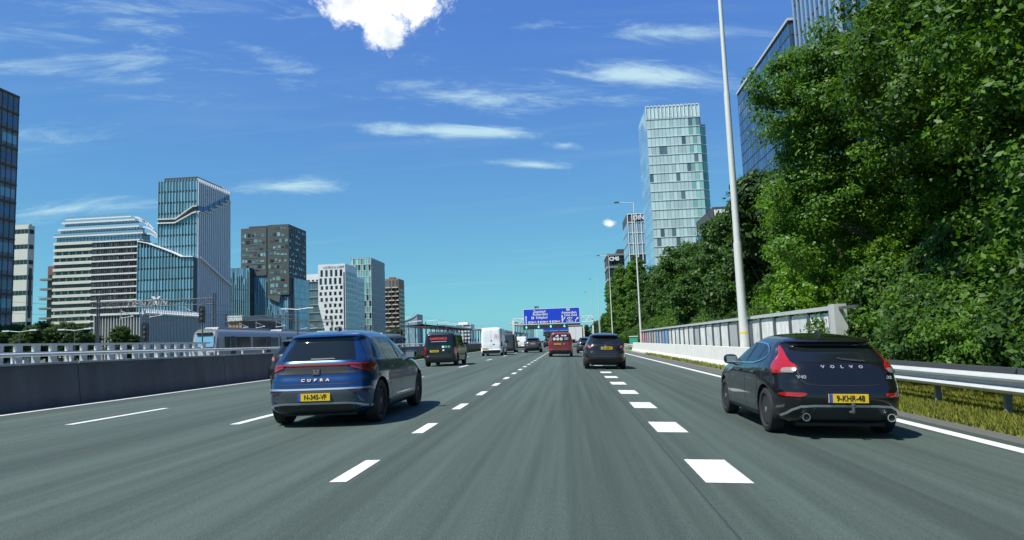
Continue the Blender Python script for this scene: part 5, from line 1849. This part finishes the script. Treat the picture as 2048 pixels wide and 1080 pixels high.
# left side, smooth sky-reflecting glass
for k in range(n + 2):
    zz0 = k * B.H / (n + 2)
    for q in range(3):
        MB().box(*B.co('L', B.D * q / 3 + .05, B.D * (q + 1) / 3 - .05, zz0 + .06, zz0 + B.H / (n + 2) - .06, 0, .1)).build('side_glass', 'glass_sky', B.root)
# stepped bays at the right
xs1, xs2 = UX(B, 1406, 300), UX(B, 1416, 300)
h1, h2 = ZB(B, 1405, 217), ZB(B, 1415, 245)
for (a, c_, hh, dy) in ((B.W, xs1, h1, 1.0), (xs1, xs2, h2, 2.0)):
    MB().box(a, c_, dy, B.D, 0, hh).build('step_bay', 'clad_grey', B.root)
    nn = int(hh / fh)
    for k in range(nn):
        for h_ in (0, 1):
            w2 = (c_ - a) / 2
            MB().box(a + h_ * w2 + .08, a + (h_ + 1) * w2 - .06, dy - .08, dy, k * fh + .3, (k + 1) * fh - .2).build('window', 'glass_pale_green', B.root)
        MB().box(a, c_, dy - .4, dy, (k + 1) * fh - .18, (k + 1) * fh + .15).build('floor_band', 'fin_white', B.root)

# white gridded tower behind it
p0, p1 = on(1, 1253, 428, 320), on(1, 1300, 428, 320)
B = Bld('white_grid_tower', 'narrow blue glass tower with white grid and rooftop lettering left of the pale tower', p0.x, p1.x, 320, 345, p0.z, 'clad_dark')
B.core()
n = 11
B.panes('F', 5, n, .3, B.W - .2, 0, B.H - 4, .45, .6, 'glass_sky', True, 0, .08, mats=lambda q, r: ('glass_sky', 'glass_blue', 'glass_dark')[(q * 2 + r) % 3] if r < 8 else 'glass_sky')
B.panes('L', 5, n, .3, B.D - .2, 0, B.H - 4, .45, .6, 'glass_sky', False)
for i in range(6):
    u = .3 + (B.W - .5) * i / 5
    MB().box(*B.co('F', u - .18, u + .18, 0, B.H, 0, .35)).build('grid_post', 'fin_white', B.root)
B.hbands('F', [k * (B.H - 4) / n - .15 for k in range(1, n + 1)] + [B.H - .3], .32, .3, 'fin_white')
lettering('DINSL', 'clad_white', 2.8, B.root, (B.W * .62, -.6, B.H - 2.1), weight=.06, depth=.15)

# dark office with white letters
p0, p1 = on(1, 1214, 508, 410), on(1, 1268, 503, 410)
B = Bld('dark_band_office', 'dark office block with grey floor bands and white CMS letters behind the trees', p0.x, p1.x, 410, 440, p0.z, 'clad_dark')
B.core()
n = 7
fh = B.H / n
B.hbands('F', [k * fh + fh - 1.2 for k in range(n)], 1.1, .5, 'clad_taupe')
B.hbands('L', [k * fh + fh - 1.2 for k in range(n)], 1.1, .5, 'clad_grey')
B.panes('F', 8, n, .3, B.W - .3, 0, B.H, .3, 1.4, 'glass_dark', True, 0, .08)
MB().box(B.W * .4, B.W, 4, 20, B.H, B.H + 3).build('roof_plant', 'clad_dark', B.root)
lettering('CMS', 'ink_white', 3.0, B.root, (UX(B, 1228, 519), -.7, ZB(B, 1228, 518)), weight=.12, depth=.1)

# dark block with white sign, mostly behind the trees
p0, p1 = on(1, 1426, 427, 200), on(1, 1490, 415, 200)
B = Bld('dark_sign_block', 'dark blue glass block with white sign letters beside the lamp post', p0.x, p1.x, 200, 226, on(1, 1450, 413, 200).z, 'clad_dark')
B.core()
B.panes('F', 6, 12, .2, B.W - .2, 0, B.H - 3.5, .2, .3, 'glass_blue', True)
B.panes('L', 6, 12, .2, B.D - .2, 0, B.H - 3.5, .2, .3, 'glass_blue', False)
lettering('KPM', 'ink_white', 2.2, B.root, (2.4, -.3, B.H - 1.7), weight=.10, depth=.1)

# big blue glass office at the right, its road side and finned front
p = on(0, 1578, 48, 31)
p2 = on(0, 1475, 185, 31)
B = Bld('blue_glass_office', 'large dark blue glass office with fine square grid rising behind the roadside trees', 31, 75, p.y, p2.y, (p.z + p2.z) / 2, 'clad_dark')
B.core()
nr_, nc_ = 24, 26
B.panes('L', nc_, nr_, .1, B.D - .1, 0, B.H - .2, .14, .20, 'glass_blue', False, 0, .05)
B.vfins('L', nc_, .05, B.D - .05, 0, B.H, .07, .075, 'clad_dark')
B.panes('F', 26, nr_, .1, B.W - .1, 0, B.H - .2, .14, .20, 'glass_blue', False, 0, .05)
MB().box(-.25, B.W, -.2, B.D, B.H, B.H + .35).build('parapet', 'fin_grey', B.root)
T = Bld('finned_glass_tower', 'blue glass tower with white vertical fins showing between the tree crowns', 31.6, 72, p.y - 14, p.y - .5, p.z + 26, 'clad_dark')
T.core()
T.panes('F', 20, 17, .1, T.W - .1, 0, T.H - .2, .2, .5, 'glass_blue', False, 0, .05)
T.vfins('F', 24, .1, T.W - .1, 0, T.H, .26, .5, 'fin_blue')
T.vfins('L', 9, .1, T.D - .1, 0, T.H, .22, .2, 'fin_blue')
T.panes('L', 9, 17, .1, T.D - .1, 0, T.H - .2, .2, .5, 'glass_blue', False, 0, .05)


# ------------------------------------------------------------------ trees and shrubs
def crown_mesh(name, seed, blobs, nclump, nleaf, leaf, mat, cr=.9):
    """leaf clumps spread through several ellipsoid lobes, denser toward the outside"""
    r = np.random.default_rng(seed)
    vol = np.array([b[3] * b[4] * b[5] for b in blobs]) ** .67
    pick = r.choice(len(blobs), nclump, p=vol / vol.sum())
    Bv = np.array(blobs)[pick]
    d = r.normal(size=(nclump, 3))
    d /= np.linalg.norm(d, axis=1)[:, None]
    rad = r.uniform(0.25, 1.0, nclump) ** .45
    C = Bv[:, :3] + d * rad[:, None] * Bv[:, 3:6]
    csz = cr * r.uniform(.55, 1.35, nclump)
    idx = np.repeat(np.arange(nclump), nleaf)
    e = r.normal(size=(len(idx), 3))
    e /= np.linalg.norm(e, axis=1)[:, None]
    rr = r.uniform(0, 1, len(idx)) ** .5
    P = C[idx] + e * (rr * csz[idx])[:, None] * np.array([1, 1, .62])
    nrm = e * .7 + r.normal(size=e.shape) * .55 + np.array([0, 0, .55]) + d[idx] * .4
    nrm /= np.linalg.norm(nrm, axis=1)[:, None]
    a = np.cross(nrm, r.normal(size=nrm.shape))
    a /= np.linalg.norm(a, axis=1)[:, None]
    b = np.cross(nrm, a)
    s = leaf * r.uniform(.45, 1.55, len(idx))[:, None]
    V = np.stack([P - a * s, P + b * s * .55 - nrm * s * .12, P + a * s, P - b * s * .55 - nrm * s * .12], 1).reshape(-1, 3)
    o = np_mesh(name, V, 4, mat)
    me = o.data
    bpy.data.objects.remove(o)
    return me


def trunk_mesh(seed, h, r0, spread, nb=7):
    r = random.Random(seed)
    b = MB()
    pts = [Vector((0, 0, -.3))]
    for i in range(1, 7):
        pts.append(Vector((r.uniform(-.18, .18) * i * .35, r.uniform(-.18, .18) * i * .35, h * .85 * i / 6)))
    rad = [r0 * 1.25, r0, r0 * .85, r0 * .68, r0 * .5, r0 * .3, r0 * .12]
    b.path(pts, rad, 9)
    for k in range(nb):
        i = 2 + k % 4
        a = k * 2.4 + r.uniform(-.4, .4)
        q = pts[i]
        L1 = spread * r.uniform(.35, .6)
        m = q + Vector((math.cos(a) * L1, math.sin(a) * L1, L1 * .55))
        e = m + Vector((math.cos(a + .3) * L1 * .8, math.sin(a + .3) * L1 * .8, L1 * .6))
        b.path([q, m, e], [rad[i] * .5, rad[i] * .32, .015], 6)
    return b.mesh('trunk', 'bark', 50)


def lobes(seed, h, R, z0=.32, n=9):
    r = random.Random(seed)
    out_ = [(0, 0, h * .62, R * .72, R * .72, h * .33)]
    for k in range(n):
        a = k * 2.399 + r.uniform(-.5, .5)
        zr = r.uniform(z0, .9)
        q = R * (.62 if zr < .7 else .38) * r.uniform(.75, 1.15)
        out_.append((math.cos(a) * q, math.sin(a) * q, h * zr, R * r.uniform(.32, .5), R * r.uniform(.32, .5), h * r.uniform(.10, .17)))
    return out_


TK = {}
for key, sd_, h, R, ncl, nlf, leaf, mat, cr in (('nearA', 1, 14.5, 4.6, 700, 230, .060, 'leaf_near', .62), ('nearB', 2, 16.5, 5.0, 760, 230, .062, 'leaf_near', .62), ('nearC', 8, 14.0, 4.4, 700, 220, .060, 'leaf_near', .60), ('lime', 3, 9.0, 3.4, 460, 130, .072, 'leaf_lime', .5),
                                               ('farA', 4, 12.5, 4.6, 420, 75, .15, 'leaf_dark', .72), ('farB', 5, 12.0, 4.2, 400, 75, .15, 'leaf_dark', .70), ('poplar', 6, 16.0, 2.6, 380, 70, .15, 'leaf_near', .6)):
    ext = [(-3.2, -.3, 9.3, 1.5, 1.2, 1.0), (-4.3, -.6, 9.5, 1.0, .9, .75), (-2.6, .2, 8.2, 1.3, 1.2, .9), (-2.4, 0, 10.6, 1.5, 1.3, .9), (-3.4, 0, 4.6, 1.2, 1.2, 1.0)] if key == 'nearC' else []
    cm = crown_mesh('crown', sd_, ext + lobes(sd_, h, R, .22 if key in ('lime', 'poplar') else .30, 12), ncl, nlf, leaf, mat, cr)
    tm = trunk_mesh(sd_, h, .24 if 'near' in key else .2, R)
    TK[key] = (cm, tm)


def tree(key, X, Y, zb, s, rz, label, group=None, sz=1.0, name='tree'):
    t = thing(name, label, 'tree', (X, Y, zb), rz, group)
    t.scale = (s, s, s * sz)
    inst(TK[key][0], 'crown', t)
    inst(TK[key][1], 'trunk', t)
    return t


NG = 'big broad-leaved trees behind the guard rail'
for i, (k, X, Y, s, rz) in enumerate((('nearC', 11.3, 24.3, 1.0, 0.0), ('nearB', 12.2, 18.0, 1.06, 1.9), ('nearA', 11.4, 11.8, 1.10, 3.6), ('nearB', 17.0, 26, 1.08, 4.1), ('nearA', 17.8, 18.5, 1.25, 5.2), ('nearB', 16.6, 11.5, 1.2, 2.6), ('nearA', 22, 24, 1.25, .9))):
    if k == 'nearC':
        tree(k, X, Y, -.2, s, rz, 'big green tree with a long bough reaching out in front of the blue glass office')
    else:
        tree(k, X, Y, -.2, s, rz, 'big leafy green tree overhanging the verge behind the guard rail', NG)
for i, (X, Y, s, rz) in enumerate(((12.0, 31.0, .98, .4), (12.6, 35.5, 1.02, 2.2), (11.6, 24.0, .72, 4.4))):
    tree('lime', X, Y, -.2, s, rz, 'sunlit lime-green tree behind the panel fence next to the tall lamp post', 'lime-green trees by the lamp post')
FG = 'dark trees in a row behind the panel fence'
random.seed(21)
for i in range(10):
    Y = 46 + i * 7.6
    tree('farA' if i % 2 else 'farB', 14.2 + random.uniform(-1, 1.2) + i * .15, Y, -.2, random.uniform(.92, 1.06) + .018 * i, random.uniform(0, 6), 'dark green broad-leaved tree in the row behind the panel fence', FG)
for i in range(6):
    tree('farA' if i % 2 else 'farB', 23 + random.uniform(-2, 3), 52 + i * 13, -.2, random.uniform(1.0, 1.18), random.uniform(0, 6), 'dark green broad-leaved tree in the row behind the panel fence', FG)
for i, (X, Y, s) in enumerate(((12.5, 128, .95), (11.8, 140, 1.0), (13.5, 134, 1.05), (11.5, 155, 1.0), (12.5, 168, 1.05), (12.0, 186, 1.0), (13.5, 205, 1.1))):
    tree('poplar', X, Y, -.3, s, i * 1.3, 'slender green tree at the far end of the roadside row', 'slender trees beside the far gantry')
for i, (X, Y, s) in enumerate(((13.5, 235, 1.0), (14, 262, 1.0), (14.5, 295, 1.0), (15, 330, 1.0), (15.5, 375, 1.1), (10, 420, 1.0), (2, 470, .9), (-6, 480, .8), (-14, 480, .8), (18, 440, 1.2))):
    tree('farA', X, Y, -.3, s * .85, i * 1.7, 'distant dark tree beyond the sign gantry', 'distant trees down the road')
LG = 'trees beyond the tracks'
for i, (px, Y, s) in enumerate(((-15, 112, .85), (30, 118, .88), (62, 110, .80), (95, 120, .92), (125, 112, .86), (152, 118, .84), (176, 124, .74), (8, 130, .95))):
    X = on(1, px, 680, Y).x
    tree('farB' if i % 2 else 'farA', X, Y, GZ, s * .80, i * 1.1, 'dark round tree beyond the tracks in front of the cream buildings', LG)
for i, (px, Y, s) in enumerate(((236, 120, .62), (262, 126, .5))):
    tree('farB', on(1, px, 680, Y).x, Y, GZ, s, i, 'small tree in front of the ribbed podium', 'small trees at the podium')
tree('farA', on(1, 792, 660, 480).x, 480, GZ, 1.3, 1.0, 'green tree at the foot of the brown tower')

# shrubs under the trees
shrub = crown_mesh('foliage', 31, [(0, 0, 1.0, 1.5, 1.5, 1.0), (.9, .5, .8, 1.0, 1.0, .8), (-.8, -.4, .9, 1.0, 1.1, .8), (0, .3, 1.7, .9, .9, .7)], 200, 170, .052, 'leaf_near', .40)
shrub2 = crown_mesh('foliage', 32, [(0, 0, 1.0, 1.5, 1.5, 1.0), (.9, .5, .8, 1.0, 1.0, .8), (-.8, -.4, .9, 1.0, 1.1, .8), (0, .3, 1.7, .9, .9, .7)], 200, 170, .052, 'leaf_dark', .40)
stem = MB()
for a in range(6):
    stem.tube((0, 0, -.1), (math.cos(a) * .6, math.sin(a) * .6, 1.2), .035, .015, 5)
stem = stem.mesh('stem', 'bark')
random.seed(9)
for i in range(18):
    row = i % 2
    X = 9.4 + row * 1.9 + random.uniform(-.3, .3)
    Y = 7.5 + (i // 2) * 1.75 + random.uniform(-.4, .4)
    t = thing('shrub', 'leafy shrub growing under the trees behind the guard rail', 'shrub', (X, Y, -.1), random.uniform(0, 6), 'shrubs behind the guard rail')
    s = random.uniform(.85, 1.25) * (1 + row * .45)
    t.scale = (s, s, s * random.uniform(.95, 1.3))
    inst(shrub if (i * 7) % 3 else shrub2, 'foliage', t)
    inst(stem, 'stem', t)
for i in range(22):
    X = 11.6 + random.uniform(-.2, 1.6)
    Y = 28 + i * 5.2
    t = thing('shrub', 'leafy shrub at the foot of the trees behind the panel fence', 'shrub', (X, Y, -.15), random.uniform(0, 6), 'shrubs behind the panel fence')
    s = random.uniform(1.1, 1.6)
    t.scale = (s, s, s * 1.15)
    inst(shrub2 if i % 3 else shrub, 'foliage', t)
    inst(stem, 'stem', t)
